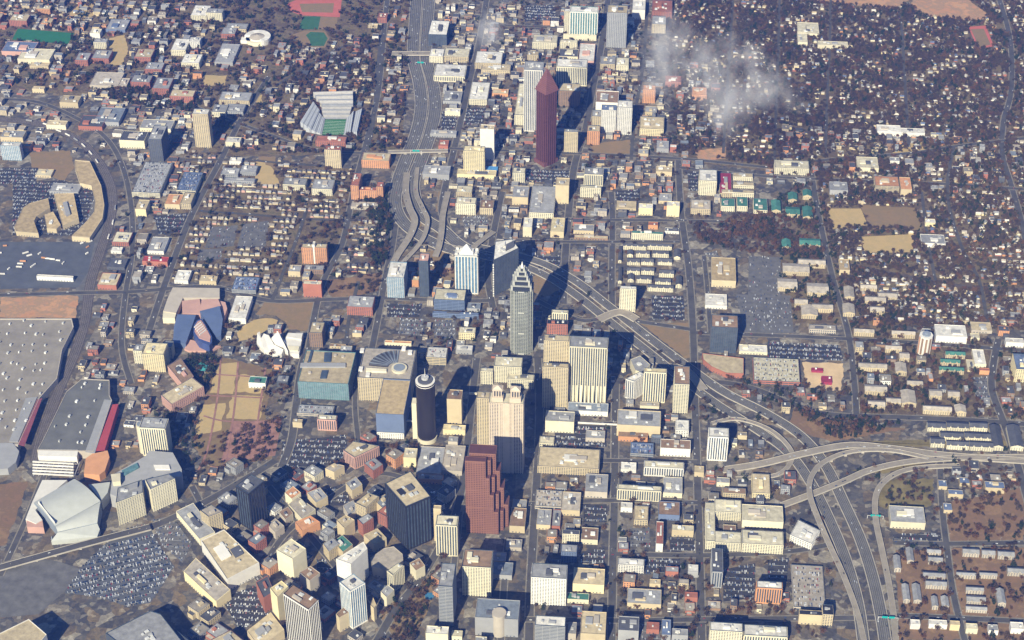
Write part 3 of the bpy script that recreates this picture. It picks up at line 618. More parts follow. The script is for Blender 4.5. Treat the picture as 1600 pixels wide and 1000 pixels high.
BLD='''298 323 33 24 8 cwp;322 347 33 20 13 cgp;345 367 60 53 43 rgp;352 385 50 45 36 tgp;335 364 102 97 68 ggb;267 290 87 78 60 cwp;295 312 76 65 58 wwp;283 311 107 98 84 cwp;210 236 98 89 76 rtp;226 253 115 108 97 rgp
140 156 60 52 45 wcb;146 166 76 66 60 cgp;117 137 103 94 82 rgp;143 170 99 91 78 rgp;165 196 50 46 30 sgb;140 185 138 133 112 eeb;185 198 140 134 122 eeb;204 234 138 128 117 rgp;238 264 149 138 121 rgp;265 302 161 150 140 rtp
342 390 164 156 143 tgp;331 352 183 175 163 cgp;352 380 180 174 162 ggp;186 226 231 219 204 cdb;231 252 252 218 196 dgp;218 268 205 200 186 cgb;352 375 229 222 214 cwb;206 250 308 300 252 cgd;72 103 202 195 188 ctb;93 122 168 160 149 ttb
50 69 145 139 135 ttb;122 160 203 197 180 rdb;147 186 196 190 167 gGb;0 36 221 214 203 tgb;0 31 250 228 222 wwg;2 52 88 80 64 psb;27 78 100 92 75 ccb;46 76 107 103 96 ttb;14 42 41 32 22 rtp;55 78 22 14 8 otp;-30 0 38 30 20 rtp;64 80 42 36 28 otp
590 604 36 28 20 rrp;575 596 44 40 36 ttp;669 698 72 54 32 dwg;671 692 98 88 76 cwp;693 732 97 88 75 tcp;678 726 127 118 100 cwv;742 783 108 98 80 twp;752 797 116 109 99 ttp;733 761 164 155 128 cwp;769 794 150 146 139 otb
692 720 162 158 142 ggb;695 719 181 174 169 cwb;750 772 250 202 195 wtb;672 713 214 209 203 ggb;685 700 233 228 219 rrb;507 532 262 234 228 trp;548 560 312 290 270 orp;560 588 311 297 292 orp;588 598 312 292 284 orp;548 590 327 323 315 eeb
565 608 262 250 238 otp;493 540 229 220 212 rrp;882 890 54 18 14 cwp;880 932 62 55 53 ccb;988 1008 30 16 0 wwb;1019 1050 28 18 0 rrp;1019 1040 52 38 25 tgp;832 870 76 66 54 ccp;875 902 75 66 62 ccp;873 903 92 88 76 cdb
904 928 102 95 68 pwb;870 917 133 104 92 cwv;873 906 166 142 130 btp;882 903 238 206 202 tgp;824 841 97 86 80 ttp;804 818 195 180 130 ccp;931 966 190 160 142 wbb;940 963 208 172 164 wsp;925 940 207 182 172 tgp;965 988 210 168 157 wwp
918 937 226 205 196 otp;1005 1024 161 140 133 oop;938 961 108 100 88 tgp;963 982 110 102 90 ccp;1000 1037 212 201 182 ytp;1008 1026 180 175 166 tgb;997 1013 246 240 233 tgb;1026 1045 238 232 220 ggb;1047 1057 238 230 226 rwb;1040 1064 136 128 118 rrp
1082 1104 157 148 136 oop;1247 1280 58 52 35 ccb;1278 1325 76 70 64 ccb;1247 1262 72 66 50 ccb;1371 1408 212 205 195 wwb;1405 1445 213 207 200 wwb;1211 1264 272 262 250 ccp;1340 1373 268 262 245 ccb;77 123 302 299 286 ggb;55 80 277 274 264 tcb
175 201 384 378 362 rcp;173 190 396 392 386 wwb;167 195 421 417 403 ddb;152 182 452 445 426 rtb;230 256 397 392 370 wgb;222 262 415 408 400 rRb;257 281 326 319 303 tob;282 298 327 318 300 ttp;276 306 304 297 268 csd;211 228 338 327 312 ytb
358 377 257 252 246 wwb;345 372 277 272 262 ggp;375 400 274 268 258 ggp;350 398 287 282 277 ggp;272 294 443 438 422 wwb;311 338 445 439 430 ttb;362 400 458 452 432 gsd;357 384 505 497 462 wwb;450 469 432 424 414 tgb;475 505 428 421 414 bgp
473 502 464 444 438 rcb;542 582 492 479 462 rgp;604 631 465 434 409 wwg;654 669 463 408 396 dpg;642 654 448 438 432 otb;676 748 496 489 486 ssh;678 726 484 468 451 sch;730 750 487 482 473 gGb;712 743 335 318 308 ccp;750 770 335 325 312 tbp
713 737 308 300 290 tcp;660 702 280 272 258 ggb;442 477 297 288 278 cgp;487 519 305 295 280 cgp;827 865 341 332 290 cgp;868 889 318 290 278 ttb;801 820 285 270 262 ccp;800 825 320 308 290 tgb;817 831 370 355 340 cwb;860 881 371 362 340 tyb
913 942 290 272 262 cgv;907 939 308 293 290 ccp;896 928 365 360 350 tgb;897 950 374 371 367 btb;963 994 328 325 314 ttb;998 1020 336 325 318 ywb;1042 1062 338 322 315 ywb;1029 1050 318 314 302 tgb;1025 1050 275 268 260 ttb;1093 1120 305 282 265 cwp
1125 1143 308 302 270 tmp;1146 1176 282 276 270 ctp;1146 1178 294 289 284 ctp;1128 1178 307 300 296 ctp;1080 1110 335 326 312 tep;1127 1148 330 322 310 cnp;1152 1168 330 322 308 cnp;1178 1199 335 328 310 cnp;987 1036 374 364 361 cnp;1013 1028 358 352 347 orb
1039 1061 365 361 356 wdb;969 994 487 451 447 cwp;1112 1150 448 438 402 tTb;1102 1136 482 477 459 wwb;1112 1153 550 511 492 dbg;1155 1199 553 549 538 cwb;1178 1250 600 594 558 rcd;848 888 637 573 567 ttp;850 889 612 532 523 ttp;855 887 522 506 500 rkp
863 887 505 488 484 ccv;852 897 675 658 642 cgb;1007 1041 628 581 575 cyv;1054 1077 645 600 572 cbp;964 1032 681 664 640 tgb;966 1012 689 682 674 obb;1056 1076 682 672 656 wwp;1032 1079 712 700 686 wbb;985 1021 713 708 691 gsd;1007 1068 743 729 720 wcv
970 994 738 733 722 wwb;840 936 739 728 698 ttp;843 865 698 692 682 ccp;1108 1138 719 682 668 wwv;1176 1203 778 770 740 ytp;1130 1165 778 770 762 tbp;1265 1306 520 514 507 eep;1268 1286 582 579 575 mmb;1284 1300 601 597 588 mmb;1463 1511 535 525 507 wwb
1518 1550 520 516 503 etb;1517 1531 532 528 521 ccb;1572 1600 542 535 528 wwb;1523 1541 574 569 546 cwb;1512 1524 581 578 562 tcb;1531 1546 585 579 575 orb;1588 1615 597 577 553 ysp;222 256 580 553 535 yyp;208 222 568 548 538 cgp;255 268 560 542 533 ygp
218 258 712 668 652 cgv;483 503 542 520 503 btp;515 540 544 541 537 tbb;601 643 540 535 532 cob;666 697 570 558 542 twd;717 742 530 520 511 ycp;712 738 553 547 539 gwb;698 721 662 624 609 tbb;692 727 679 671 663 yyb;751 770 600 580 575 ccp
772 815 597 572 557 ccp;793 834 606 592 584 ccp;496 525 672 655 648 pcv;464 520 650 645 632 egd;457 472 668 660 655 ttb;650 689 745 738 697 egb;690 722 742 735 695 eeb;630 650 730 715 700 ycb;652 692 755 748 740 oeb;677 689 845 795 790 ttb
681 714 868 820 805 ccv;685 707 977 916 880 ggh;722 767 930 885 858 cbp;742 810 992 965 935 gGb;836 877 796 790 765 eed;877 906 805 797 768 teb;796 820 832 822 793 tbb;838 860 827 820 795 tgb;862 875 828 822 796 rgb;914 949 777 768 740 egb
965 1033 781 764 757 ccv;1036 1066 777 770 745 cgb;1029 1062 812 804 783 sbb;970 988 800 793 785 wwb;991 1012 820 812 790 ttp;1050 1084 838 828 820 tcb;1025 1036 862 850 815 wrb;908 934 850 843 824 cbb;879 905 848 834 828 cdp;877 901 878 862 851 sgp
966 1006 894 882 872 wwp;1075 1091 902 893 882 gwb;1113 1129 918 893 857 gdv;895 944 925 912 887 ytb;830 885 944 902 880 wgp;980 1033 950 942 919 tgb;886 920 942 936 926 cnb;836 883 1010 977 962 gwh;907 946 1012 990 955 ttb;966 998 1002 985 963 gdb
1034 1048 1000 992 968 gsb;1110 1160 1010 985 972 cwp;1163 1230 1010 992 976 cwv;1070 1090 940 933 925 rrb;1183 1222 942 918 908 owv;1249 1285 975 960 953 tkb;1286 1302 977 960 945 tkp;1392 1446 825 815 790 cgb;388 415 606 598 588 wnb;1423 1438 983 975 968 wwb
1452 1480 982 975 968 wwb;1485 1500 985 976 970 ytb;1240 1290 952 948 882 eed;1510 1528 990 982 974 ccb;1545 1560 992 985 976 wgb;1580 1600 990 982 972 wwb;1467 1480 765 760 750 tsb;1482 1505 778 772 765 tsb;1500 1515 760 755 746 tsb;1540 1570 770 762 752 tsb
1475 1488 802 797 786 tsb;770 800 905 898 878 gGb;768 790 880 876 862 tgb;790 815 860 855 842 egb;705 722 1000 994 985 ccb;742 760 1020 1003 995 cgb;665 700 1010 990 978 cwb;800 822 800 795 780 tgb;915 945 690 684 672 egb;1000 1030 640 634 628 ceb
1120 1140 760 754 746 cgb;1085 1100 745 738 728 ttb;700 715 700 690 682 egb;530 548 560 552 540 tgb;1040 1060 900 893 885 rgb;1010 1030 990 983 972 rrb;1050 1075 1000 992 982 ggb;860 876 905 896 884 gnb;887 900 1000 990 972 egb;1015 1032 918 912 905 ttb;1368 1405 300 290 275 tow;1408 1425 306 296 277 tob;1297 1325 304 297 284 ggb;1440 1477 386 380 366 wgb;1446 1462 354 348 342 ywb;1312 1328 430 422 405 tTb'''
for ln in BLD.split('\n'):
    for e in ln.split(';'):
        q=e.split(); code=q[5].replace('ww','wp') if len(q[5])>3 else q[5]
        if code=='tow': code='toh'
        if code=='oww': code='owp'
        p,h=aabox(*[float(v) for v in q[:5]]); building(p,h,code)
# town and garden apartment rows: pitched grey roofs
def gabled(p,h,code,label,name,cat,group):
    c=cen(p); L=(c[0],c[1],0); o=root(name,L); mark(p,pad=2); x0,x1=p[0][0],p[1][0]; y0,y1=p[0][1],p[2][1]
    k=MB(); k.prism(p,0,h,top=False); WO=link('wall',k,wall(code[0]),o,L)
    k=MB(); e=.6; rh=h+min(4.5,(min(x1-x0,y1-y0))*.28)
    if x1-x0>=y1-y0:
        ym=(y0+y1)/2; k.face([(x0-e,y0-e,h-.1),(x1+e,y0-e,h-.1),(x1+e,ym,rh),(x0-e,ym,rh)]); k.face([(x1+e,y1+e,h-.1),(x0-e,y1+e,h-.1),(x0-e,ym,rh),(x1+e,ym,rh)]); k.face([(x1,y0,h),(x1,y1,h),(x1,ym,rh-.05)],1); k.face([(x0,y1,h),(x0,y0,h),(x0,ym,rh-.05)],1)
    else:
        xm=(x0+x1)/2; k.face([(x0-e,y1+e,h-.1),(x0-e,y0-e,h-.1),(xm,y0-e,rh),(xm,y1+e,rh)]); k.face([(x1+e,y0-e,h-.1),(x1+e,y1+e,h-.1),(xm,y1+e,rh),(xm,y0-e,rh)]); k.face([(x0,y0,h),(x1,y0,h),(xm,y0,rh-.05)],1); k.face([(x1,y1,h),(x0,y1,h),(xm,y1,rh-.05)],1)
    RO=link('roof',k,[roofm(code[1]),wall(code[0])],o,L)
    k=MB(); n=max(1,int((x1-x0)/5))
    for i in range(n):
        for f in range(max(1,int(h/3.2))):
            s=(x1-x0)/n; k.box(x0+s*(i+.3),x0+s*(i+.72),y0-.15,y0-.02,f*3.2+1,f*3.2+2.5)
    tag(link('window',k,GLASS,WO,L),kind='stuff')
    nd=int((x1-x0)/14)
    for i in range(nd):
        k=MB(); x=x0+(i+.5)*(x1-x0)/nd; d=min(3,(y1-y0)*.2); k.face([(x-2.2,y0-.9,h-.1),(x+2.2,y0-.9,h-.1),(x,y0-.9,h+2.6)]); k.face([(x-2.2,y0-.9,h-.1),(x,y0-.9,h+2.6),(x,y0+d,h+2.6)]); k.face([(x,y0-.9,h+2.6),(x+2.2,y0-.9,h-.1),(x,y0+d,h+2.6)])
        link('gable',k,wall(code[0]),RO,L)
    ln='long ' if x1-x0>45 else 'short ' if x1-x0<26 else ''
    lb,_=uniq(ln+label,c[0],c[1],'x'); tag(o,lb,cat,group)
TH='974 1010 390 382 378;1012 1050 390 382 378;980 989 402 398 391;994 1015 402 396 391;1020 1045 402 396 391;1053 1063 406 402 390;980 1000 414 409 403;1002 1021 414 409 403;1028 1050 414 409 403;980 1000 429 423 417;1002 1022 429 423 417;1030 1053 433 427 421;981 990 441 437 428;995 1018 442 436 430;1024 1048 445 440 434;1056 1065 450 445 432;1012 1052 455 449 444;966 971 411 407 385;966 971 443 439 418'
T2='1450 1478 674 667 658;1480 1514 674 667 658;1516 1543 674 667 658;1470 1506 689 682 673;1508 1548 690 683 674;1455 1476 699 692 682;1480 1514 702 695 687;1516 1552 704 697 688;1552 1568 704 697 664;1580 1600 704 695 662'
T3='1384 1409 551 545 539;1406 1421 565 559 550;1342 1386 580 573 565;1400 1417 587 580 566;1352 1386 617 610 600;1418 1442 607 600 593;1410 1432 636 628 608;1385 1408 635 628 620;1357 1383 640 634 625;1443 1487 647 640 632;1493 1510 650 643 632;1453 1472 624 616 606;1482 1500 625 617 608;1335 1366 525 518 512;1394 1430 528 521 515;1224 1265 430 421 408;1216 1246 455 446 432;1262 1295 463 455 440;1242 1262 480 474 466;1253 1278 498 490 475;1270 1302 488 478 470;1248 1290 418 410 402;1345 1370 455 450 444;1372 1402 470 464 456;1352 1384 476 470 462;1360 1382 492 486 478;1320 1335 470 464 448;1318 1336 495 488 474'
T4='1398 1408 894 888 868;1418 1428 881 876 856;1449 1470 869 863 857;1451 1473 882 876 869;1443 1477 906 900 893;1447 1479 920 914 906;1412 1422 943 937 913;1428 1440 943 938 913;1457 1466 953 947 932;1472 1483 952 947 932;1495 1525 904 898 893;1531 1558 904 898 894;1510 1537 928 922 916;1511 1540 944 939 930;1510 1542 957 952 946;1560 1572 949 942 920;1535 1555 872 866 858;1505 1530 870 864 856;1560 1585 874 868 860;1575 1600 900 894 886'
T5='1228 1250 340 333 322;1255 1270 345 338 322;1222 1236 392 384 372;1250 1282 388 380 370;1206 1220 335 328 312;1232 1246 318 311 300;1255 1268 312 305 296;1478 1508 560 554 548;1470 1500 572 566 560;1468 1506 584 578 572'
for s,code,lab,cat,grp in ((T5,'tn','tan green-roofed apartment block','apartment block','green roofed apartment blocks'),(TH,'cd','cream dark-roofed townhouse row','townhouse row','townhouse rows of the court'),(T2,'cd','cream gabled townhouse row','townhouse row','townhouse rows by the parkway'),(T3,'te','tan garden apartment block','apartment block','garden apartments east of the avenue'),(T4,'eg','beige grey-roofed apartment block','apartment block','grey roofed apartments on brown lawns')):
    for e in s.split(';'):
        p,h=aabox(*nums(e)); gabled(p,min(h,12),code,lab,'townhouse_row' if 'town' in cat else 'apartment_block',cat,grp)
# oblique buildings: roof corners in pixels and height in metres
OBL='''14 tTb|117 250 140 252 158 290 163 320 160 342 140 372 112 370 135 347 147 332 149 315 143 290 125 286 117 262
14 tTb|84 303 115 302 123 342 98 353
13 tTb|69 336 83 331 95 352 88 358 73 357
13 tTb|75 310 78 325 57 338 53 346 60 365 25 362 22 355 36 325 46 318
18 cgb|275 799 302 786 336 832 312 843
45 tep|313 798 330 789 347 800 326 808
32 wtb|314 845 350 828 405 880 355 906
26 yeb|287 893 306 872 360 922 338 940
42 dgg|165 990 235 955 251 960 290 1010 230 1040
48 wtb|-20 1000 45 968 73 992 40 1030 0 1040
26 ptp|252 618 300 590 318 604 268 632
24 pbp|262 572 282 560 302 588 285 600
34 ptv|537 704 552 690 592 697 554 715
22 teb|508 732 522 724 538 728 522 738
24 rgp|569 724 585 715 598 726 583 736
122 ktV|602 756 641 737 672 776 634 792
128 wbT|443 928 458 914 497 938 482 953
85 yyb|422 920 440 908 450 917 433 934
26 ttb|386 986 423 957 444 984 405 1012
105 wwT|531 910 552 897 570 911 547 924
40 tbb|525 960 540 947 549 955 530 966
58 ccb|432 860 455 842 478 858 457 874
75 wwb|525 874 568 847 574 858 548 882
25 eeb|579 872 600 857 615 854 629 866 630 876 616 886 598 890 582 886
48 ccv|605 892 622 880 631 884 614 899
20 ceb|451 788 465 776 493 796 472 811
20 oob|461 816 485 806 500 816 472 830
36 ttb|526 814 540 805 554 813 538 826
36 rgp|559 812 575 803 583 809 567 820
32 rrp|590 800 602 790 616 797 604 808
42 ttp|555 786 575 770 592 776 572 794
30 tGb|585 783 603 772 616 783 597 794
22 ttb|568 836 590 826 604 841 584 851
22 tnb|520 846 535 836 551 851 536 863
38 ttb|579 946 583 934 588 946 584 951
20 egb|536 790 552 782 560 796 545 806
26 tgb|480 770 500 762 512 776 494 786
105 kdV|369 760 392 742 412 752 388 772
20 eeb|418 820 430 810 444 822 430 832
26 cob|445 770 458 760 470 770 456 780
28 tgp|505 850 520 840 530 850 514 862
34 ebb|468 895 485 885 500 896 484 908
42 rdb|400 910 418 900 428 925 412 935
30 cgb|595 925 606 914 616 922 604 934
18 wwp|1235 836 1248 813 1281 829 1268 850
26 cgb|1003 582 993 579 985 562 1000 556 1016 570
55 wwv|978 592 1000 581 1008 585 991 596
14 rtb|1097 552 1162 560 1162 584 1135 583 1112 573 1099 562
24 tgb|540 755 556 745 566 757 550 767
18 ebb|436 800 450 792 458 802 446 812
36 tdp|250 1000 275 985 300 1005 270 1030
26 rtp|330 1000 360 985 385 1005 350 1030
34 tgp|610 770 620 764 628 774 618 780
28 cbb|640 880 655 872 664 884 650 892'''
for ln in OBL.split('\n'):
    a,b=ln.split('|'); h,code=a.split(); h=float(h); building(pxpoly(nums(b),h),h,code)
# ---------------------------------------------------------------- landmark towers and halls
def rect(cx,cy,w,d,a=0):
    ca,sa=math.cos(a),math.sin(a); return [(cx+x*ca-y*sa,cy+x*sa+y*ca) for x,y in ((-w/2,-d/2),(w/2,-d/2),(w/2,d/2),(-w/2,d/2))]
def special(name,x,y,label,cat,z=0):
    p=un(x,y); o=root(name,(p[0],p[1],z)); tag(o,label,cat); return o,p,(p[0],p[1],z)
def part(o,L,name,mb,m,kind=None,smooth=False):
    q=link(name,mb,m,o,L,smooth); 
    if kind: q['kind']=kind
    return q
# red-brown spired tower (square shaft set diagonally, notched corners, open pyramid and spire)
RB=mat('red_brown_granite',(.145,.062,.058),.5,.08); RG=mat('red_brown_glass',(.055,.024,.03),.25,.2)
o,p,L=special('spired_tower',853,252,'tall red-brown skyscraper with open pyramid top and thin spire','tower'); A=math.radians(45)
H=225; k=MB()
for w,d in ((44,30),(30,44),(38,38)): k.prism(rect(*p,w,d,A),0,H)
part(o,L,'glazing',k,RG); mark(rect(*p,60,60,0),pad=3)
k=MB()
for w,d in ((44,30),(30,44),(38,38)):
    q=rect(*p,w,d,A)
    for i in range(4):
        P,Q=q[i],q[(i+1)%4]; Ln=math.hypot(Q[0]-P[0],Q[1]-P[1]); n=max(2,round(Ln/8.5))
        for b in range(n+1): s=Ln*b/n; k.edgebox(P,Q,max(0,s-.55),min(Ln,s+.55),0,H,.8)
        for f in range(0,56): k.edgebox(P,Q,0,Ln,f*4+3.1,f*4+3.6,.3)
part(o,L,'facade_frame',k,RB,'stuff')
k=MB(); q=rect(*p,46,46,A)
k.prism(q,H,H+8,top=False,poly2=rect(*p,40,40,A)); k.prism(rect(*p,40,40,A),H+8,H+62,poly2=rect(*p,3,3,A)); part(o,L,'pyramid_top',k,RB)
for i in range(12):
    k=MB(); t=i/12; s=41*(1-t)+3*t; k.prism(rect(*p,s,s,A),H+8+54*t,H+9.2+54*t); part(o,L,'girder',k,mat('girder_pink',(.20,.09,.08),.6))
k=MB(); k.cyl(*p,1.6,H+60,H+88,8,.3); part(o,L,'spire',k,mat('gold_leaf',(.55,.40,.16),.3,metal=.6))
k=MB(); k.prism(rect(*p,50,42,A),0,11); part(o,L,'base_block',k,RB)
# white telephone tower beside it
q,h=aabox(819,848,205,109,96); t=building(q,h,'wgv','slim white ribbed slab beside the red-brown spired tower','office_tower','tower')
for i in range(5):
    k=MB(); c=cen(q); k.cyl(c[0]-14+i*7,c[1]+random.uniform(-8,8),2.5,h,h+3,12); part(t,(c[0],c[1],0),'cooling_unit',k,UNIT)
# midtown white ribbed + grey glazed towers
q,h=aabox(891,934,56,18,10); building(q,h,'wwV','white ribbed midtown tower with teal glass flank','office_tower','tower',glass=GLASSN)
q,h=aabox(949,980,74,20,8); t=building(q,h,'gtp','grey glazed midtown tower with teal upper storeys','office_tower','tower')
q,h=aabox(724,757,272,236,228); building(q,h,'yyp','pale yellow punched-window hotel slab with blue annex','hotel_tower','hotel')
q,h=aabox(714,775,278,272,264); building(q,h,'yyb','low pale yellow podium at the foot of the yellow hotel','hotel_podium','building')
q,h=aabox(758,777,271,268,260); building(q,h,'SSb','small bright blue flat roof beside the yellow hotel','pavilion','building',units=False)
q,h=aabox(300,325,230,178,170); building(q,h,'twp','tall tan campus tower with pale top','office_tower','tower')
for xl,xr in ((471,488),(491,510)):
    q,h=aabox(xl,xr,412,387,381); building(q,h,'otp',('western' if xl<480 else 'eastern')+' slab of the twin orange brick towers','brick_tower','tower')
q,h=aabox(487.5,491.5,412,383,378); building(q,h,'wwb','pale stair shaft between the twin orange brick towers','stair_tower','tower',units=False)
# pyramid topped tower
q,h=aabox(711,746,458,399,389); c=cen(q); t=building(q,h,'wwV','white ribbed tower with teal glass and small pyramid crown','office_tower','tower',glass=GLASSB,units=False)
w=q[1][0]-q[0][0]; d=q[2][1]-q[1][1]; Lc=(c[0],c[1],0)
k=MB(); k.prism(rect(*c,w*.62,d*.62),h,h+8); part(t,Lc,'crown_block',k,wall('w'))
k=MB(); k.prism(rect(*c,w*.5,d*.5),h+8,h+26,poly2=rect(*c,1,1)); part(t,Lc,'crown_pyramid',k,wall('w'))
for sx in(-1,1):
    for sy in(-1,1):
        k=MB(); k.prism(rect(c[0]+sx*w*.44,c[1]+sy*d*.44,w*.12,d*.12),h,h+6); part(t,Lc,'corner_pylon',k,wall('w'))
# dark hatched slab tower with slanted white roof
hh=height(773,464,408); q=pxpoly([771,407,810,388,800,374,774,378],hh); t=building(q,hh,'dwg','dark hatched slab tower with slanted white roof','office_tower','tower')
c=cen(ccw(q)); Lc=(c[0],c[1],0)
for i in range(14):
    k=MB(); P=un(771,407,hh); k.box(P[0]-1.8,P[0]+1.2,P[1]-2,P[1]+1,i*hh/15,i*hh/15+hh/30); part(t,Lc,'balcony',k,wall('w'))
# stepped-crown grey tower (265 m)
q,h=aabox(797,832,553,455,440); c=cen(q); w=q[1][0]-q[0][0]; c=(c[0],q[0][1]+w/2); SG=mat('grey_granite',(.38,.38,.34),.6,.1); o=root('stepped_crown_tower',(*c,0)); L=(*c,0)
tag(o,'tall grey granite skyscraper with dark stepped crown and finial','tower'); mark(rect(*c,w+8,w+8)); SGL=mat('dark_green_glass',(.045,.06,.06),.2,.2)
k=MB()
for a,b in ((1,.62),(.62,1),(.84,.84)): k.prism(rect(*c,w*a,w*b),0,h)
part(o,L,'glazing',k,SGL); k=MB()
for a,b in ((1,.62),(.62,1),(.84,.84)):
    q=rect(*c,w*a,w*b)
    for i in range(4):
        P,Q=q[i],q[(i+1)%4]; Ln=math.hypot(Q[0]-P[0],Q[1]-P[1]); n=max(2,round(Ln/4.4))
        for j in range(n+1): s=Ln*j/n; k.edgebox(P,Q,max(0,s-.5),min(Ln,s+.5),0,h,.6)
        for f in range(int(h/4)): k.edgebox(P,Q,0,Ln,f*4+3.2,f*4+4,.3)
        for f in (0,h*.33,h*.66,h-3): k.edgebox(P,Q,Ln*.3,Ln*.7,f,f+3,.9)
part(o,L,'facade_frame',k,SG,'stuff')
z=h
for i,(s,dz) in enumerate(((.9,14),(.72,13),(.54,12),(.36,11),(.2,9))):
    k=MB(); k.prism(rect(*c,w*s,w*s),z,z+dz-3); part(o,L,'crown_tier',k,mat('crown_glass',(.035,.04,.05),.25,.1)); 
    for sx in(-1,1):
        for sy in(-1,1):
            k=MB(); k.prism(rect(c[0]+sx*w*s*.47,c[1]+sy*w*s*.47,w*.075,w*.075),z,z+dz); part(o,L,'crown_pinnacle',k,SG)
    k=MB(); k.prism(rect(*c,w*s*.98,w*s*.98),z+dz-3,z+dz-1.6,0); part(o,L,'crown_ledge',k,SG)
    z+=dz-1.6
k=MB(); k.prism(rect(*c,w*.14,w*.14),z,z+16,poly2=rect(*c,.6,.6)); part(o,L,'finial',k,wall('w'))
# dark cylindrical tower
o,p,L=special('cylinder_tower',667.5,685,'dark glass cylindrical hotel tower with white rimmed crown and mast','tower'); h=height(667,690,600); R=20.5; mark(rect(*p,50,50))
CG=mat('bronze_glass',(.018,.015,.015),.28,.3,.05,.5); k=MB(); k.cyl(*p,R,0,h,64); part(o,L,'glass_drum',k,CG)
k=MB(); n=64
for i in range(n):
    a0=2*math.pi*i/n; a1=a0+.02; P=(p[0]+R*math.cos(a0),p[1]+R*math.sin(a0)); Q=(p[0]+R*math.cos(a1),p[1]+R*math.sin(a1)); k.edgebox(P,Q,0,.4,0,h,.25)
part(o,L,'mullion',k,mat('bronze_mullion',(.045,.037,.033),.5),'stuff')
for f in range(4,int(h/3.6),2):
    k=MB(); k.cyl(*p,R+.18,f*3.6,f*3.6+.5,64,top=False); part(o,L,'floor_band',k,MATS['bronze_mullion'])
for z,r,dz,m in ((h-6,R+.5,1.6,wall('w')),(h,R+.9,1.6,wall('w')),(h+1.6,R*.8,3,wall('d')),(h+6.5,R*.4,5,UNIT)):
    k=MB(); k.cyl(*p,r,z,z+dz,48); part(o,L,'crown_ring',k,m)
k=MB(); k.cyl(*p,.9,h+11,h+34,8,.3); part(o,L,'mast',k,wall('w'))
k=MB(); k.cyl(*p,R+2,0,10,48); part(o,L,'base_drum',k,wall('c'))
k=MB(); k.box(p[0]-R-11,p[0]-R-.5,p[1]-4,p[1]+16,0,h*.62); part(o,L,'lift_slab',k,wall('c'))
# skybridges from the trade marts
for y in (622,634,657):
    P=un(632,y,14); Q=un(650,y,14); k=MB(); k.box(P[0],Q[0]+4,P[1]-1.6,P[1]+1.6,12,15.5,bottom=True); tag(link('skybridge',k,wall('w')),'white enclosed skybridge over the dark street beside the cylinder tower','skybridge','skybridges over the dark street')
P=un(733,614,16); Q=un(748,614,16); k=MB(); k.box(P[0],Q[0],P[1]-2,P[1]+2,13,17,bottom=True); tag(link('skybridge',k,wall('c')),'cream skybridge leading to the twin-crowned pink tower','skybridge')
P=un(903,660,9); Q=un(965,662,9); k=MB(); k.box(P[0],Q[0],P[1]-1.5,P[1]+1.5,7,10,bottom=True); tag(link('skybridge',k,wall('w')),'long thin pale skybridge above the crowded car park','skybridge')
# twin-crowned pink tower
PK=mat('pale_pink_granite',(.52,.43,.33),.7,.08); q,h=aabox(764,818,737,629,616); c=cen(q); w=q[1][0]-q[0][0]; d=max(34,q[2][1]-q[0][1]); q=[q[0],q[1],(q[1][0],q[0][1]+d),(q[0][0],q[0][1]+d)]; c=cen(q); L=(*c,0)
o=root('twin_crown_tower',L); tag(o,'pale pink granite skyscraper with two temple-like crowns','tower'); mark(q,pad=4)
k=MB(); k.shell(q,0,h,1); part(o,L,'glazing',k,GLASS)
k=MB(); facade(k,q,0,h,'p'); 
for f in (0,.30,.42,.58,.70,1.): k.edgebox(q[0],q[1],max(0,w*f-2.2),min(w,w*f+2.2),0,h+1,1.3)
k.edgebox(q[0],q[1],w*.42,w*.58,0,h+1,.9); part(o,L,'facade_frame',k,PK,'stuff')
k=MB(); k.face([(x,y,h) for x,y in q]); part(o,L,'roof',k,roofm('c'))
for sx in(-1,1):
    x=c[0]+sx*w*.26; y=q[0][1]+d*.4
    k=MB(); k.prism(rect(x,y,w*.33,d*.6),h,h+12); part(o,L,'crown_base',k,PK)
    for a in (-1.5,-.5,.5,1.5):
        for b in (-1,1):
            k=MB(); k.prism(rect(x+a*w*.075,y+b*d*.2,2,2),h+12,h+28); part(o,L,'crown_column',k,PK)
    k=MB(); k.prism(rect(x,y,w*.2,d*.32),h+12,h+27); part(o,L,'crown_core',k,wall('d'))
    k=MB(); k.prism(rect(x,y,w*.30,d*.5),h+28,h+31); k.prism(rect(x,y,w*.27,d*.42),h+31,h+37,poly2=rect(x,y,w*.05,d*.1)); part(o,L,'crown_roof',k,PK)
q2,h2=aabox(745,764,712,622,612); t=building(q2,h2,'ttp','tan slab wing joined to the twin-crowned pink tower','tower_wing','tower')
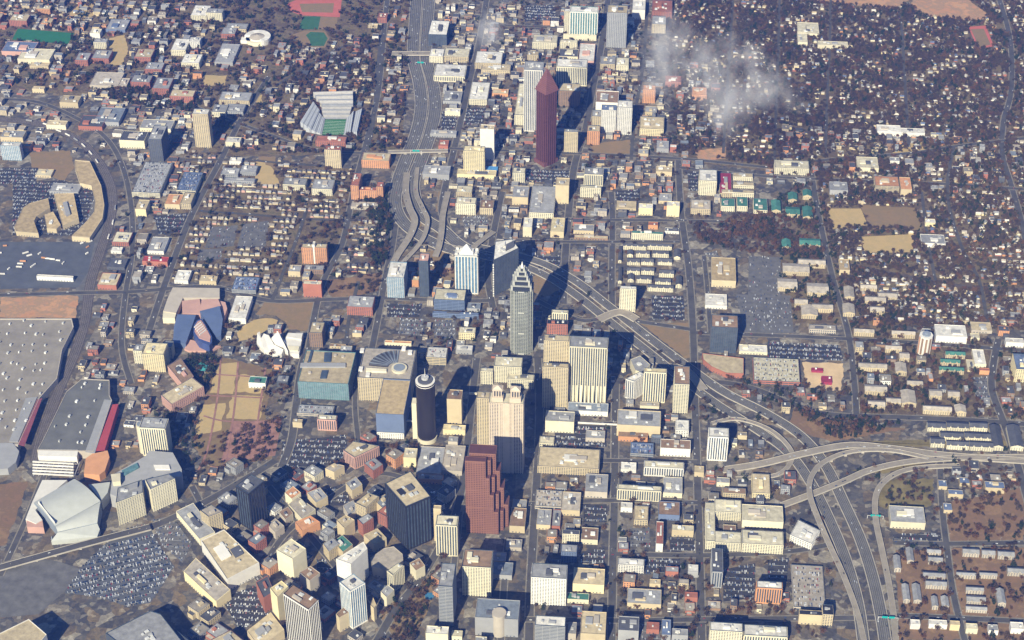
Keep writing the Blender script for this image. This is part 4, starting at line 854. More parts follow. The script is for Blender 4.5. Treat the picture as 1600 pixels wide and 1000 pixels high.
# pink stepped granite tower
GP=mat('pink_granite',(.215,.105,.075),.6,.08); o,p,L=special('stepped_granite_tower',742,832,'pink granite office tower stepping down in sawtooth slabs','tower')
y0=un(728,832)[1]; xw=un(729,832)[0]; k2=MB(); mark(rect(p[0]+15,p[1]+20,90,60))
gl=MB(); steps=((760,720),(766,746),(772,772),(779,798)); prev=xw
for j,(dx,dy,dzp) in enumerate(((0,0,0),(7,12,-8),(14,24,-14))):
    pv=xw+(0 if j==0 else 6)
    for xr,yt in steps:
        hh=height(742,832,yt)-dzp*1.2-(0 if j==0 else 16); x1=un(xr,832)[0]+dx*1.35
        q=[(pv,y0+dy),(x1,y0+dy),(x1,y0+dy+13+(14 if j==2 else 0)),(pv,y0+dy+13+(14 if j==2 else 0))]; pv=x1-.01
        gl.prism(q,0,hh)
        for i in range(4):
            P,Q=q[i],q[(i+1)%4]; Ln=math.hypot(Q[0]-P[0],Q[1]-P[1])
            n=max(1,round(Ln/5.2))
            for b in range(n+1): s=Ln*b/n; k2.edgebox(P,Q,max(0,s-.95),min(Ln,s+.95),0,hh+.5,.45)
            for f in range(int(hh/5)): k2.edgebox(P,Q,0,Ln,f*5+3,f*5+5,.4)
            for f in (.36,.6,.82):
                zz=height(742,832,720)*f
                if zz<hh-4: k2.edgebox(P,Q,0,Ln,zz,zz+1.2,.7)
            k2.edgebox(P,Q,0,Ln,hh-3,hh+.8,.6)
part(o,L,'glazing',gl,mat('pink_glass',(.10,.045,.04),.4)); part(o,L,'facade_frame',k2,GP,'stuff')
# ribbed white hotel slab with bowed base
q,h=aabox(890,949,628,541,525); c=cen(q); t=building(q,h,'cgv','broad ribbed white hotel slab with bowed foot','hotel_tower','hotel'); Lc=(*c,0); w=q[1][0]-q[0][0]
for i in range(10):
    a=(i/9-.5); k=MB(); bow=16*(1-(2*a)**2); x=c[0]+a*w*.96; hh=h*.32*(1-.0*abs(a)); k.face([(x-2,q[0][1]-1.2,hh),(x+2,q[0][1]-1.2,hh),(x+2,q[0][1]-1-bow,4),(x-2,q[0][1]-1-bow,4)]); k.face([(x-2,q[0][1]-1.2,hh),(x-2,q[0][1]-1-bow,4),(x-2,q[0][1]-1,4)]); k.face([(x+2,q[0][1]-1-bow,4),(x+2,q[0][1]-1.2,hh),(x+2,q[0][1]-1,4)]); part(t,Lc,'bowed_rib',k,wall('c'))
q,h=aabox(887,950,648,641,628); building(q,h,'wGb','low white podium below the ribbed white hotel slab','hotel_podium','building')
# round white apartment tower
o,p,L=special('round_apartment_tower',1443,550,'white rounded apartment tower with brown window stripe','tower'); h=height(1443,553,526); mark(rect(*p,34,34))
k=MB(); k.cyl(*p,16,0,h,10); part(o,L,'drum',k,wall('w'))
for i in range(10):
    a=2*math.pi*(i+.5)/10; k=MB(); x,y=p[0]+15.4*math.cos(a),p[1]+15.4*math.sin(a); ex,ey=-math.sin(a),math.cos(a); k.edgebox((x-ex*2.4,y-ey*2.4),(x+ex*2.4,y+ey*2.4),0,4.8,2,h-3,.6); part(o,L,'window_stripe',k,wall('b') if i%5 else wall('o'))
k=MB(); k.cyl(*p,10,h,h+4,10); k.cyl(*p,5,h+4,h+7,10); part(o,L,'roof_drum',k,wall('G'))
# coliseum: white dome
o,p,L=special('domed_coliseum',403,64,'white shallow-domed round coliseum on the campus','arena'); mark(rect(*p,84,84)); R=40
for i in range(22):
    a0=math.radians(-60+i*10.9); a1=math.radians(-60+(i+1)*10.9-.4); q=[(p[0]+r_*math.cos(a_),p[1]+r_*math.sin(a_)) for r_,a_ in ((R*.55,a0),(R,a0),(R,a1),(R*.55,a1))]; k=MB(); k.prism(ccw(q),0,17,poly2=None); part(o,L,'rim_segment',k,wall('w'))
k=MB(); k.cyl(*p,R*.9,0,11,40); part(o,L,'seating_drum',k,wall('c')); k=MB(); r=R*.62; z=15
for i in range(4): r2=R*.62*(1-(i+1)/4.3); k.cyl(*p,r,z,z+2,36,r2,top=(i==3)); r,z=r2,z+2*(1-i*.2)
part(o,L,'dome',k,wall('e')); k=MB(); k.cyl(*p,R*.62,11,15,36); part(o,L,'dome_drum',k,wall('w'))
k=MB(); k.prism(rect(p[0]-34,p[1]-6,30,30),0,11); part(o,L,'entrance_block',k,wall('w'))
# football stadium
o,p,L=special('football_stadium',523,196,'white open football stadium with green field and steep stands','stadium')
def stand(px,z0,z1,name,m,row=True):
    # px: inner-left, inner-right, outer-right, outer-left on ground
    a=[un(px[i],px[i+1]) for i in range(0,8,2)]; n=9
    for i in range(n):
        k=MB(); t0,t1=i/n,(i+1)/n; q=[tuple(np.array(a[0])*(1-t0)+np.array(a[3])*t0),tuple(np.array(a[1])*(1-t0)+np.array(a[2])*t0),tuple(np.array(a[1])*(1-t1)+np.array(a[2])*t1),tuple(np.array(a[0])*(1-t1)+np.array(a[3])*t1)]
        k.prism(ccw(q),0,z0+(z1-z0)*t1); part(o,L,name,k,m if i%3 else mat('stand_walkway',(.25,.26,.28),.8,.15,.1))
    mark(ccw(a),pad=3)
k=MB(); q=pxpoly([508,187,541,187,537,211,503,211]); mark(q,pad=10); k.face([(x,y,.9) for x,y in q]); part(o,L,'field',k,mat('football_turf',(.035,.15,.05),.95,.06,.4))
for i in range(1,10):
    k=MB(); a0=np.array(un(508-.5*i,187+2.4*i)); a1=np.array(un(541-.4*i,187+2.4*i)); k.box(a0[0],a1[0],a0[1]-.3,a0[1]+.3,.9,1.05); part(o,L,'yard_line',k,PAINT)
SB=mat('pale_blue_seats',(.40,.42,.44),.7,.1)
stand([503,211,508,187,495,178,478,206],1,14,'west_tier',SB); stand([487,208,500,178,490,168,470,200],12,20,'west_upper_tier',SB)
stand([537,211,541,187,553,180,548,212],1,14,'east_tier',SB); stand([550,212,556,180,566,178,558,215],12,18,'east_upper_tier',SB)
stand([506,186,545,186,550,172,502,172],1,12,'north_tier',mat('bleacher_metal',(.40,.385,.35),.7,.12,.1)); stand([504,170,552,170,552,153,490,155],13,24,'north_upper_tier',mat('upper_bleacher',(.47,.45,.41),.7,.12,.1))
# blue-roofed aquarium
o,p,L=special('aquarium',320,505,'aquarium with slanted slate blue roofs and ship-like prow','aquarium')
AB=mat('aquarium_blue',(.115,.155,.26),.45,.12,.03,metal=.2)
def aq(name,h,px,m,z0=0,hs=None):
    q=[un(px[i],px[i+1],(hs[i//2] if hs else h)) for i in range(0,len(px),2)]; zs=hs or [h]*len(q)
    if area(q)<0: q=q[::-1]; zs=zs[::-1]
    mark(q,pad=2); k=MB(); n=len(q)
    for i in range(n):
        j=(i+1)%n; k.face([(*q[i],z0),(*q[j],z0),(*q[j],zs[j]),(*q[i],zs[i])])
    k.face([(*q[i],zs[i]) for i in range(n)]); part(o,L,name,k,m)
aq('entry_hall',18,[255,486,262,466,270,449,343,450,343,465,286,465,275,489],wall('e')); aq('west_flank',16,[254,497,255,487,275,490,273,497],wall('c'))
aq('terrace_roof',17,[284,470,312,467,316,490,285,490],wall('p')); aq('terrace_roof',18,[315,468,341,467,346,480,312,490],wall('p'))
aq('blue_roof',20,[277,491,306,492,300,510,290,537,270,535,272,510],AB,hs=[22,22,20,14,14,18]); aq('blue_roof',22,[312,486,343,478,348,498,345,524,338,527,330,515],AB,hs=[24,24,22,16,15,18])
aq('prow_hull',26,[303,507,308,500,315,498,321,507,331,525,331,535,327,540,310,532,302,520],mat('hull_blue',(.05,.075,.19),.5),hs=None)
aq('prow_deck',27.5,[305,508,309,502,314,500,320,508,329,526,328,534,311,528,304,518],wall('p'),26)
for i in range(5):
    a=un(309+i*2,508+i*3,27.5); k=MB(); k.prism(rect(*a,2.2,24,-.5),27.5,30); part(o,L,'skylight_rib',k,wall('w'))
aq('east_wing',14,[343,470,352,472,355,482,349,500,346,486],wall('p')); aq('plaza_canopy',5,[288,545,295,530,303,532,318,540,345,540,330,548,295,548],wall('p'))
# white shell museum
o,p,L=special('shell_museum',437,545,'white museum of folded shells and tilted drum','museum'); L2=L
aq('tilted_drum',16,[402,520,406,518,408,530,412,545,407,542,401,535],wall('w'),hs=[22,22,20,14,12,14]); aq('shell_wing',16,[407,530,412,521,420,524,428,538,443,546,440,553,431,556,420,548,412,546],wall('w'),hs=[20,22,22,18,14,10,9,12,14]); aq('shell_wing',20,[424,528,430,521,436,520,446,535,440,541,430,538],wall('w'),hs=[24,28,30,18,14,16])
aq('white_fin',30,[432,518,434,517,450,549,448,549],wall('w'),hs=[36,36,14,14]); aq('gallery_block',14,[444,532,450,520,474,520,467,553,455,552],wall('w')); aq('gallery_block',18,[448,526,452,520,473,521,471,530],wall('w'),14.2); aq('gallery_block',17,[450,540,468,541,466,548,453,547],wall('c'),14.2)
# arena
o,p,L=special('arena',105,800,'grey metal arena with curved swooping roof and white west flank','arena'); AM=mat('arena_metal',(.40,.41,.38),.6,.07,.05)
aq('west_flank',20,[66,750,105,750,70,780,55,797,66,812,56,818,40,811,50,785],wall('w')); aq('south_block',18,[41,810,66,813,68,824,42,823],wall('p'))
def swoop(name,A,B,C,D,zs,bulge,m,n=14):
    cs=[np.array(un(*p_,z_)+(z_,)) for p_,z_ in zip((A,B,C,D),zs)]; k=MB(); mark(ccw([tuple(c_[:2]) for c_ in cs]),pad=2)
    for i in range(n+1):
        for j in range(n+1):
            u,v=i/n,j/n; q=cs[0]*(1-u)*(1-v)+cs[1]*u*(1-v)+cs[2]*u*v+cs[3]*(1-u)*v; q[2]+=bulge*math.sin(math.pi*v)*(.7+.3*math.sin(math.pi*u)); k.v.append(tuple(q))
    for i in range(n):
        for j in range(n): a_=i*(n+1)+j; k.f.append((a_,a_+n+1,a_+n+2,a_+1)); k.m.append(0)
    part(o,L,name,k,m,smooth=True)
    ed=[[i*(n+1) for i in range(n+1)],[i*(n+1)+n for i in range(n+1)],list(range(n+1)),[n*(n+1)+j for j in range(n+1)]]; w_=MB()
    for e_ in ed:
        for x_,y_ in zip(e_[:-1],e_[1:]): p1,p2=k.v[x_],k.v[y_]; w_.face([(p1[0],p1[1],0),(p2[0],p2[1],0),p2,p1])
    part(o,L,name+'_wall',w_,wall('G'))
swoop('curved_roof',(53,785),(116,748),(157,783),(86,822),(26,32,32,26),11,AM); swoop('south_roof',(86,821.5),(157,784),(152,817),(90,831),(25,31,24,20),4,AM); aq('south_eave',20,[90,832,152,818,156,827,152,838,80,845],AM,hs=[20,22,18,14,12])
aq('east_wing',24,[138,757,172,753,168,770,158,782],AM,hs=[24,26,28,28])
for i in range(12):
    a=un(82+i*6.2,846-i*1.2); k=MB(); k.box(a[0]-.8,a[0]+.8,a[1]-1,a[1]+1,0,14); k.box(a[0]-2.5,a[0]+2.5,a[1]-.6,a[1]+.6,6,7); part(o,L,'truss_column',k,wall('G'))
for a,b in (((60,783),(86,818)),):
    A_=un(*a,36);B_=un(*b,31); k=MB(); k.edgebox(A_,B_,0,math.hypot(B_[0]-A_[0],B_[1]-A_[1]),30,36,.8); part(o,L,'roof_seam',k,wall('w'))
# headquarters complex next to the arena
o,p,L=special('office_atrium_complex',225,760,'grey angular atrium complex roof beside the arena','office complex')
aq('atrium_roof',36,[176,742,228,712,233,704,270,707,284,733,284,745,262,744,190,778,172,772],wall('g')); aq('roof_monitor',39,[240,726,264,726,266,733,243,733],wall('w'),36); aq('glass_monitor',39,[190,735,214,723,217,730,193,743],GLASSN,36); aq('corner_pylon',48,[173,741,188,739,188,752,176,753],wall('c'))
for A4,lab in (([184,763,181,786,223,770,222,750],'western cream ribbed office block of the atrium complex'),([227,750,235,765,273,748,264,741],'eastern cream ribbed office block of the atrium complex')):
    hh=height(189,821,786); building(pxpoly(A4,hh),hh,'cgp',lab,'office_block','office building')
o,p,L=special('lift_cylinder',226,705,'pale cylinder stair tower at the end of the cream hotel slab','tower'); k=MB(); h=height(226,706,664); k.cyl(*p,10,0,h,20); part(o,L,'drum',k,wall('c')); k=MB(); k.cyl(*p,8,h,h+2,20); part(o,L,'cap',k,wall('G'))
# convention halls
def hall(name,px,h,label,m,vents,extra=()):
    global o,L
    q=pxpoly(px,h); c=cen(q); L=(*c,0); o=root(name,L); tag(o,label,'convention hall'); mark(q,pad=3)
    k=MB(); k.shell(q,0,h,1.2); part(o,L,'wall',k,wall('e')); k=MB(); k.face([(x,y,h) for x,y in q]); part(o,L,'roof',k,m)
    for i in range(0,len(vents),2):
        a=un(vents[i],vents[i+1],h); x=bpy.data.objects.new('roof_vent',unit_cube()); COL.objects.link(x); x.parent=o; s=random.uniform(2.5,6); x.location=(a[0]-L[0],a[1]-L[1],h-.05); x.scale=(s,s*1.3,4)
        x.rotation_euler.z=-.25
    for nm,pp,h0,h1,mm in extra: aq(nm,h1,pp,mm,h0)
HG=mat('hall_roof',(.235,.212,.175),.9,.2,.03); HD=mat('hall_roof_dark',(.125,.125,.115),.9,.2,.03); random.seed(3)
v=[]
for r_ in range(12):
    y=506+r_*15
    for x in range(-2,115,19):
        xx=x+random.uniform(-6,6)-r_*1.2
        if xx<112-(y-498)*.42 and xx>-10: v+=[xx,y+random.uniform(-5,5)]
hall('convention_hall',[-40,498,112,498,115,511,97,547,89,592,62,622,28,697,-40,697],16,'vast grey convention hall roof dotted with white vents',HG,v,[('red_strip',[58,624,66,622,38,697,28,694],16,17,mat('red_roof_strip',(.20,.06,.07),.8)),('side_roof',[40,622,58,620,28,690,14,690],16,18,wall('g'))])
hall('convention_hall',[104,612,128,592,171,594,171,618,175,626,146,706,58,704,66,690],20,'dark grey convention hall with white rooftop boxes and red edge',HD,[120,628,148,627,109,651,138,652,104,664,134,665,126,676,93,690,122,692,128,606,156,607,157,602,133,600,86,667,129,692],[('light_strip',[163,624,175,625,148,708,133,706],20,21,wall('g')),('red_strip',[176,632,185,631,163,705,148,708],0,20,mat('bright_red_strip',(.32,.055,.06),.8)),('white_band',[60,702,122,703,120,714,59,712],0,21,wall('w'))])
for i in range(5):
    a=un(51,721+i*4.6,12); b=un(116,722+i*4.6,12); k=MB(); k.box(a[0],b[0],a[1]-1.4,a[1]+1.4,10,13,bottom=True); part(o,L,'canopy_truss',k,wall('w'))
for i in range(9):
    a=un(52+i*8,742,12); b=un(52+i*8,720,12); k=MB(); k.box(a[0]-.7,a[0]+.7,a[1],b[1],8.5,10); part(o,L,'canopy_beam',k,wall('g'))
o,p,L=special('octagon_pavilion',150,735,'tan octagonal entrance pavilion of the convention hall','pavilion'); aq('drum',20,[134,716,150,705,168,704,171,714,164,735,155,742,131,740],wall('o'))
o,p,L=special('octagon_pavilion',10,730,'grey octagonal pavilion at the edge of the vast hall','pavilion'); aq('drum',18,[-20,692,20,692,30,705,25,722,12,732,-20,734],wall('g'))
# trade marts
q,h=aabox(465,545,622,597,547); t=building(q,h,'Gtg','tan-roofed trade mart with dark cross skylight and teal front','trade_mart','mart',glass=GLASSN,units=False); c=cen(q); Lc=(*c,0)
for px in ([507,552,518,552,517,566,506,566],[503,580,513,580,510,592,500,592],[485,566,490,548,486,548,481,566]):
    pp=pxpoly(px,h); k=MB(); k.prism(pp,h,h+3); part(t,Lc,'skylight',k,GLASS)
k=MB(); k.prism(pxpoly([470,569,540,569,540,575,469,575],h),h,h+4); part(t,Lc,'roof_spine',k,wall('g'))
for x,y in ((536,558),(484,583),(524,556),(478,568),(538,572)): 
    a=un(x,y,h); k=MB(); k.cyl(*a,4,h,h+3,14); part(t,Lc,'roof_drum',k,wall('e'))
q,h=aabox(559,642,625,590,543); t=building(q,h,'tep','trade mart with fan-shaped louvred skylight on brown roof','trade_mart','mart',units=False); c=cen(q); Lc=(*c,0); f=un(618,575,h)
for i in range(16):
    a=math.radians(92+i*5.6); k=MB(); P=(f[0]+math.cos(a)*18,f[1]+math.sin(a)*18); Q=(f[0]+math.cos(a)*62,f[1]+math.sin(a)*62); k.edgebox(P,Q,0,44,h,h+3+i*.1,2.4); part(t,Lc,'skylight_louvre',k,wall('d') if i%2 else wall('G'))
k=MB(); k.cyl(*un(624,577,h),18,h,h+5,28); part(t,Lc,'roof_drum',k,wall('c')); k=MB(); k.cyl(*un(624,577,h),13,h+5,h+6,28); part(t,Lc,'roof_dish',k,wall('G'))
for x,y in ((566,549),(631,546),(641,552),(564,578),(575,587)):
    a=un(x,y,h); k=MB(); k.prism(rect(*a,9,13),h,h+5); part(t,Lc,'stair_house',k,wall('w'))
k=MB(); k.prism(pxpoly([572,577,604,579,604,583,572,582],h),h,h+5); part(t,Lc,'roof_bar',k,wall('c'))
q,h=aabox(587,631,683,647,592); building(q,h,'sTb','tan-roofed trade mart annex with blank slate blue front','trade_mart','mart',units=False); 
q2=[(q[0][0]+1,q[0][1]-2.5),(q[1][0]-1,q[1][1]-2.5),(q[1][0]-1,q[1][1]-.1),(q[0][0]+1,q[0][1]-.1)]; building(q2,16,'wwp','pale lower front of the slate blue trade mart annex','arcade','building',units=False)
# white hospital complex
for i,(s,lab) in enumerate((('1117 1158 812 799 780 ccp','northern cream wing of the white hospital'),('1103 1117 858 845 785 ccp','long western cream wing of the white hospital'),('1117 1158 860 847 830 ccp','southern cream wing of the white hospital'),('1160 1224 824 813 788 ccb','cream roofed hall of the white hospital'),('1160 1224 863 849 828 ccp','south-eastern cream wing of the white hospital'),('1130 1150 835 829 820 cbb','low brown-roofed court block inside the white hospital'))):
    e=s.split(); q,h=aabox(*[float(v) for v in e[:5]]); building(q,h,e[5],lab,'hospital_wing','hospital')
# curved hall walls stripe, teal stage, glasshouse dome on the curved roof
o,p,L=special('stage_canopy',315,575,'teal fabric stage canopy in the park','canopy'); k=MB()
q=pxpoly([306,571,313,565,326,571,320,580,309,578],6); k.prism(q,5,6,poly2=scale(q,.5)); part(o,L,'canopy',k,LAWN['teal'])
for a in q: 
    k=MB(); k.box(a[0]-.4,a[0]+.4,a[1]-.4,a[1]+.4,0,5.2); part(o,L,'post',k,wall('w'))
o,p,L=special('roof_drum_pavilion',778,985,'round grey drum standing on the blue grey roof by the park','pavilion',0); hb=height(742,992,965); a=un(780,962,hb); k=MB(); k.cyl(*a,14,0,hb+9,28); part(o,L,'drum',k,wall('e'))
# ---------------------------------------------------------------- procedural infill: shops, houses, trees, cars
random.seed(11)
def bbox(poly): a=np.array(poly); return a.min(0),a.max(0)
def inside(poly,x,y): return bool(inpoly(poly,np.array([x]),np.array([y]))[0])
def frame_ok(x,y,m=40):
    a,b=pj((x,y,0)); return -m<a<1600+m and -m<b<1000+m
URB=[("700 10 1000 10 1060 250 1060 340 880 470 700 330 690 120",26,.55),("840 480 1090 520 1095 1000 820 1000",24,.5),("120 130 330 160 260 440 150 450 200 330",24,.45),("0 120 140 200 110 250 0 250",26,.5),
 ("440 680 720 690 720 1000 380 1000 400 760",22,.55),("1095 660 1240 700 1250 1000 1100 1000",22,.4),("380 430 600 420 590 560 380 560",24,.3),("1060 100 1120 110 1130 340 1065 345",20,.3),("1560 480 1600 480 1600 660 1570 640",20,.4),("1400 960 1600 960 1600 1000 1400 1000",20,.6),("1200 200 1600 215 1600 300 1200 290",20,.3),("600 0 600 130 690 90 690 0",22,.3),("140 480 215 480 250 600 200 620",18,.35),("300 40 480 60 470 240 300 230",24,.22),("840 560 960 560 960 700 840 700",18,.3)]
SH=[]
URB+=[("0 0 300 0 300 165 0 130",24,.3),("430 60 640 60 625 240 470 240",24,.28),("0 465 215 480 250 700 120 700",20,.3),("230 480 480 480 470 740 300 760",20,.18),("1100 540 1340 600 1330 660 1100 640",18,.2),("640 240 840 250 840 560 640 560",22,.4),("300 740 720 690 720 1000 300 1000",20,.5),("1330 500 1600 540 1600 660 1340 650",22,.15),("1390 730 1600 730 1600 1000 1390 1000",22,.3)]
for px,sp,dens in URB:
    sp*=.82; dens=min(.9,dens*1.5); poly=pxpoly(nums(px)); lo,hi=bbox(poly); y=lo[1]; dn=px.startswith('440 680') or px.startswith('300 740')
    while y<hi[1]:
        x=lo[0]+random.uniform(0,10)
        while x<hi[0]:
            if random.random()<dens and inside(poly,x,y) and frame_ok(x,y):
                w=random.uniform(9,26) if not dn else random.uniform(20,36); d=random.uniform(10,28) if not dn else random.uniform(19,34); h=random.choice((4.5,5,6,8,8,11,15))*(1.8 if dn else 1)
                if free(x,y,max(w,d)/2-.5):
                    q=rect(x,y,w,d,random.choice((0,0,0,.04,-.05)) if not dn else -.6); SH.append((y,q,h,random.choice('tteerrggbocdw')+random.choice('ggghhddeGddhg')+('p' if h>7 else 'b'))); mark(q,pad=1)
            x+=sp*random.uniform(.8,1.3)
        y+=sp*random.uniform(.9,1.25)
SH.sort(key=lambda t:t[0]); farb={}
for i,(y,q,h,code) in enumerate(SH):
    qa=None
    if (i*7)%5<3:
        (xa,ya),(xb,yb_),(xc,yc),_=ccw(q); t_=((i*13)%10)/20; f_=lambda u_,v_:(xa+(xb-xa)*u_+(xc-xb)*v_,ya+(yb_-ya)*u_+(yc-yb_)*v_); qa=[f_(t_,-.28),f_(t_+.5,-.28),f_(t_+.5,-.002),f_(t_,-.002)]
    if i<295:
        ob=building(q,h,code,name='shop_building',cat='shop')
        if qa:
            lo_=tuple(ob.location); k=MB(); k.shell(ccw(qa),0,h*.6,.5); an=link('annex',k,wall(code[0]),ob,lo_); k=MB(); k.face([(x_,y_,h*.6) for x_,y_ in inset(ccw(qa),.03)]); link('annex_roof',k,roofm('e' if i%2 else 'd'),an,lo_)
    else:
        k=farb.setdefault(code[:2],MB()); q=ccw(q)
        if qa: k.prism(ccw(qa),0,h*.6,1 if i%2 else 0)
        if i%2: c_=cen(q); k.prism(rect(c_[0]+2,c_[1]+1,4,3.5),h,h+2,0)
        k.shell(q,0,h,.8,0); k.face([(x_,y_,h) for x_,y_ in inset(q,.03)],1)
        for i_ in range(4):
            P,Q=q[i_],q[(i_+1)%4]; Ln=math.hypot(Q[0]-P[0],Q[1]-P[1])
            for s_ in range(1,int(Ln/4)):
                for z_ in range(int(h/3.6)): k.edgebox(P,Q,s_*4-.9,s_*4+.9,z_*3.6+1.1,z_*3.6+2.6,.08,2)
tot=MB(); ms=[]
for (wc,rc),mb in farb.items():
    b=len(ms); ms+=[wall(wc),roofm(rc),GLASS]; n=len(tot.v); tot.v+=mb.v; tot.f+=[tuple(i+n for i in f) for f in mb.f]; tot.m+=[i+b for i in mb.m]
if tot.f: tag(link('distant_shops',tot,ms),'mass of small distant flat-roofed buildings filling the blocks','buildings',kind='stuff')
print('infill',len(SH))
# houses: gable-roofed boxes; nearest 300 are things, the others one mass
def house_mesh(mb,x,y,w,d,h,a,wm,rm):
    ca,sa=math.cos(a),math.sin(a)
    def T(u,v,z): return (x+u*ca-v*sa,y+u*sa+v*ca,z)
    W2,D2=w/2,d/2; e=.5; rh=h+w*.3
    for (u0,v0,u1,v1) in ((-W2,-D2,W2,-D2),(W2,-D2,W2,D2),(W2,D2,-W2,D2),(-W2,D2,-W2,-D2)): mb.face([T(u0,v0,0),T(u1,v1,0),T(u1,v1,h),T(u0,v0,h)],wm)
    mb.face([T(-W2,-D2,h),T(W2,-D2,h),T(0,-D2,rh)],wm); mb.face([T(W2,D2,h),T(-W2,D2,h),T(0,D2,rh)],wm)
    mb.face([T(-W2-e,D2+e,h-.2),T(-W2-e,-D2-e,h-.2),T(0,-D2-e,rh),T(0,D2+e,rh)],rm); mb.face([T(W2+e,-D2-e,h-.2),T(W2+e,D2+e,h-.2),T(0,D2+e,rh),T(0,-D2-e,rh)],rm)
    mb.face([T(-W2+.8,-D2-.05,1),T(-W2+2.4,-D2-.05,1),T(-W2+2.4,-D2-.05,2.6),T(-W2+.8,-D2-.05,2.6)],4); mb.face([T(W2-2.4,-D2-.05,1),T(W2-.8,-D2-.05,1),T(W2-.8,-D2-.05,2.6),T(W2-2.4,-D2-.05,2.6)],4); mb.face([T(-.5,-D2-.06,.1),T(.5,-D2-.06,.1),T(.5,-D2-.06,2.3),T(-.5,-D2-.06,2.3)],3)
    cx=W2*.4; mb.prism([T(cx,1,0)[:2],T(cx+1,1,0)[:2],T(cx+1,2,0)[:2],T(cx,2,0)[:2]],h,rh+1.2,3)
HM={}
HW='wcytor'; HR='gdewbs'
HZ=[("1045 -10 1640 -10 1640 500 1335 500 1270 270 1060 230",18,25,.52,'wooded eastern neighbourhood'),("1300 260 1640 260 1640 520 1330 500",18,25,.5,'wooded eastern neighbourhood'),("285 235 555 262 545 345 478 345 430 470 255 440",13,26,.85,'townhouse streets'),("555 330 610 330 600 430 505 440",14,24,.6,'townhouse streets'),("480 90 640 90 625 240 560 230 580 150",20,28,.55,'campus fraternity streets'),("1340 420 1600 455 1600 500 1340 505",15,22,.8,'wooded eastern neighbourhood'),("1420 735 1600 735 1600 800 1470 800",20,26,.4,'brown lawns'),("0 0 160 0 130 45 0 45",24,30,.5,'campus slope'),("1390 970 1600 970 1600 1000 1390 1000",16,22,.4,'southern cross street')]
ALLH=[]
for px,sx,sy,dens,zn in HZ:
    poly=pxpoly(nums(px)); lo,hi=bbox(poly); y=lo[1]
    while y<hi[1]:
        x=lo[0]+random.uniform(0,8)
        while x<hi[0]:
            cl=math.sin(x*.031+math.sin(y*.023)*2)+math.sin(y*.037+math.sin(x*.019)*2.3)
            if random.random()<dens*(1-.3*cl) and inside(poly,x,y) and frame_ok(x,y,30):
                w=random.uniform(7,10.5); d=random.uniform(9,15)
                if free(x,y,5): ALLH.append((x,y,w,d,random.choice((3.2,3.6,5.8)),random.choice((0,math.pi/2,math.pi/2,.08)),random.choice('wwwcctory' if zn!='townhouse streets' else 'tctcep'),random.choice('ggeewdgst' if zn!='townhouse streets' else 'dgdgeh'),zn)); mark(rect(x,y,w,d))
            x+=sx*random.uniform(.8,1.35)
        y+=sy*random.uniform(.85,1.2)
ALLH.sort(key=lambda t:t[1]); 
near=[h for h in ALLH if frame_ok(h[0],h[1],-3)][:298]; ns=set(id(h) for h in near)
slots='wcytorp'; rs='gewdsb'
far={}
for hs in ALLH:
    x,y,w,d,h,a,wc,rc,zn=hs
    if id(hs) in ns:
        mb=MB(); house_mesh(mb,x,y,w,d,h,a,0,1); o=link('house',mb,[wall(wc),roofm(rc),GLASS,wall('b'),GLASS],None,(x,y,0))
        tag(o,f"small {WORD[wc]} gabled house with {WORD[rc]} roof in the {zn}",'house','houses of the '+zn)
    else:
        far.setdefault((wc,rc),MB()); house_mesh(far[(wc,rc)],x,y,w,d,h,a,0,1)
tot=MB(); ms=[]
for (wc,rc),mb in far.items():
    b=len(ms); ms+=[wall(wc),roofm(rc),GLASS,wall('b'),GLASS]; n=len(tot.v); tot.v+=mb.v; tot.f+=[tuple(i+n for i in f) for f in mb.f]; tot.m+=[i+b for i in mb.m]
if tot.f: tag(link('distant_houses',tot,ms),'mass of small distant gabled houses scattered among the trees','houses',kind='stuff')
# ---- trees
def leafmat(name,cols,rough=.95):
    m=bpy.data.materials.new(name); m.use_nodes=True; t=m.node_tree; b=t.nodes['Principled BSDF']; b.inputs['Roughness'].default_value=rough; b.inputs['Specular IOR Level'].default_value=.1
    oi=t.nodes.new('ShaderNodeObjectInfo'); r=t.nodes.new('ShaderNodeValToRGB'); r.color_ramp.interpolation='LINEAR'; t.links.new(oi.outputs['Random'],r.inputs[0])
    e=r.color_ramp.elements; e[0].color=(*cols[0],1); e[1].color=(*cols[-1],1)
    for i,c in enumerate(cols[1:-1]): q=e.new((i+1)/(len(cols)-1)); q.color=(*c,1)
    t.links.new(r.outputs[0],b.inputs['Base Color']); return m
LB=leafmat('bare_twigs',[(.044,.035,.027),(.070,.050,.033),(.052,.041,.032),(.095,.062,.036),(.058,.052,.034)]); LR=leafmat('rust_leaves',[(.105,.052,.028),(.13,.075,.036),(.085,.052,.034)]); LG=leafmat('evergreen_leaves',[(.018,.032,.016),(.028,.040,.018),(.036,.042,.022)])
BARK=mat('bark',(.10,.075,.06),.95)
def crown_mesh(name,n,rx,rz,zc,leaf,m,seed):
    rg=np.random.default_rng(seed); mb=MB(); lobes=[(rg.normal(0,.42,3)*np.array([rx,rx,rz]),rg.uniform(.4,.62)) for _ in range(6)]
    for i in range(n):
        c,s=lobes[rg.integers(6)]; v=rg.normal(0,1,3); v/=np.linalg.norm(v); q=c+v*np.array([rx,rx,rz])*s*rg.uniform(.55,1.0)+np.array([0,0,zc])
        a=rg.normal(0,1,3); a/=np.linalg.norm(a); b=np.cross(a,rg.normal(0,1,3)); b/=np.linalg.norm(b); L=leaf*rg.uniform(.6,1.3)
        mb.face([tuple(q-a*L),tuple(q+b*L*.7),tuple(q+a*L),tuple(q-b*L*.7)])
    o=link(name,mb,m); me=o.data; bpy.data.objects.remove(o); return me
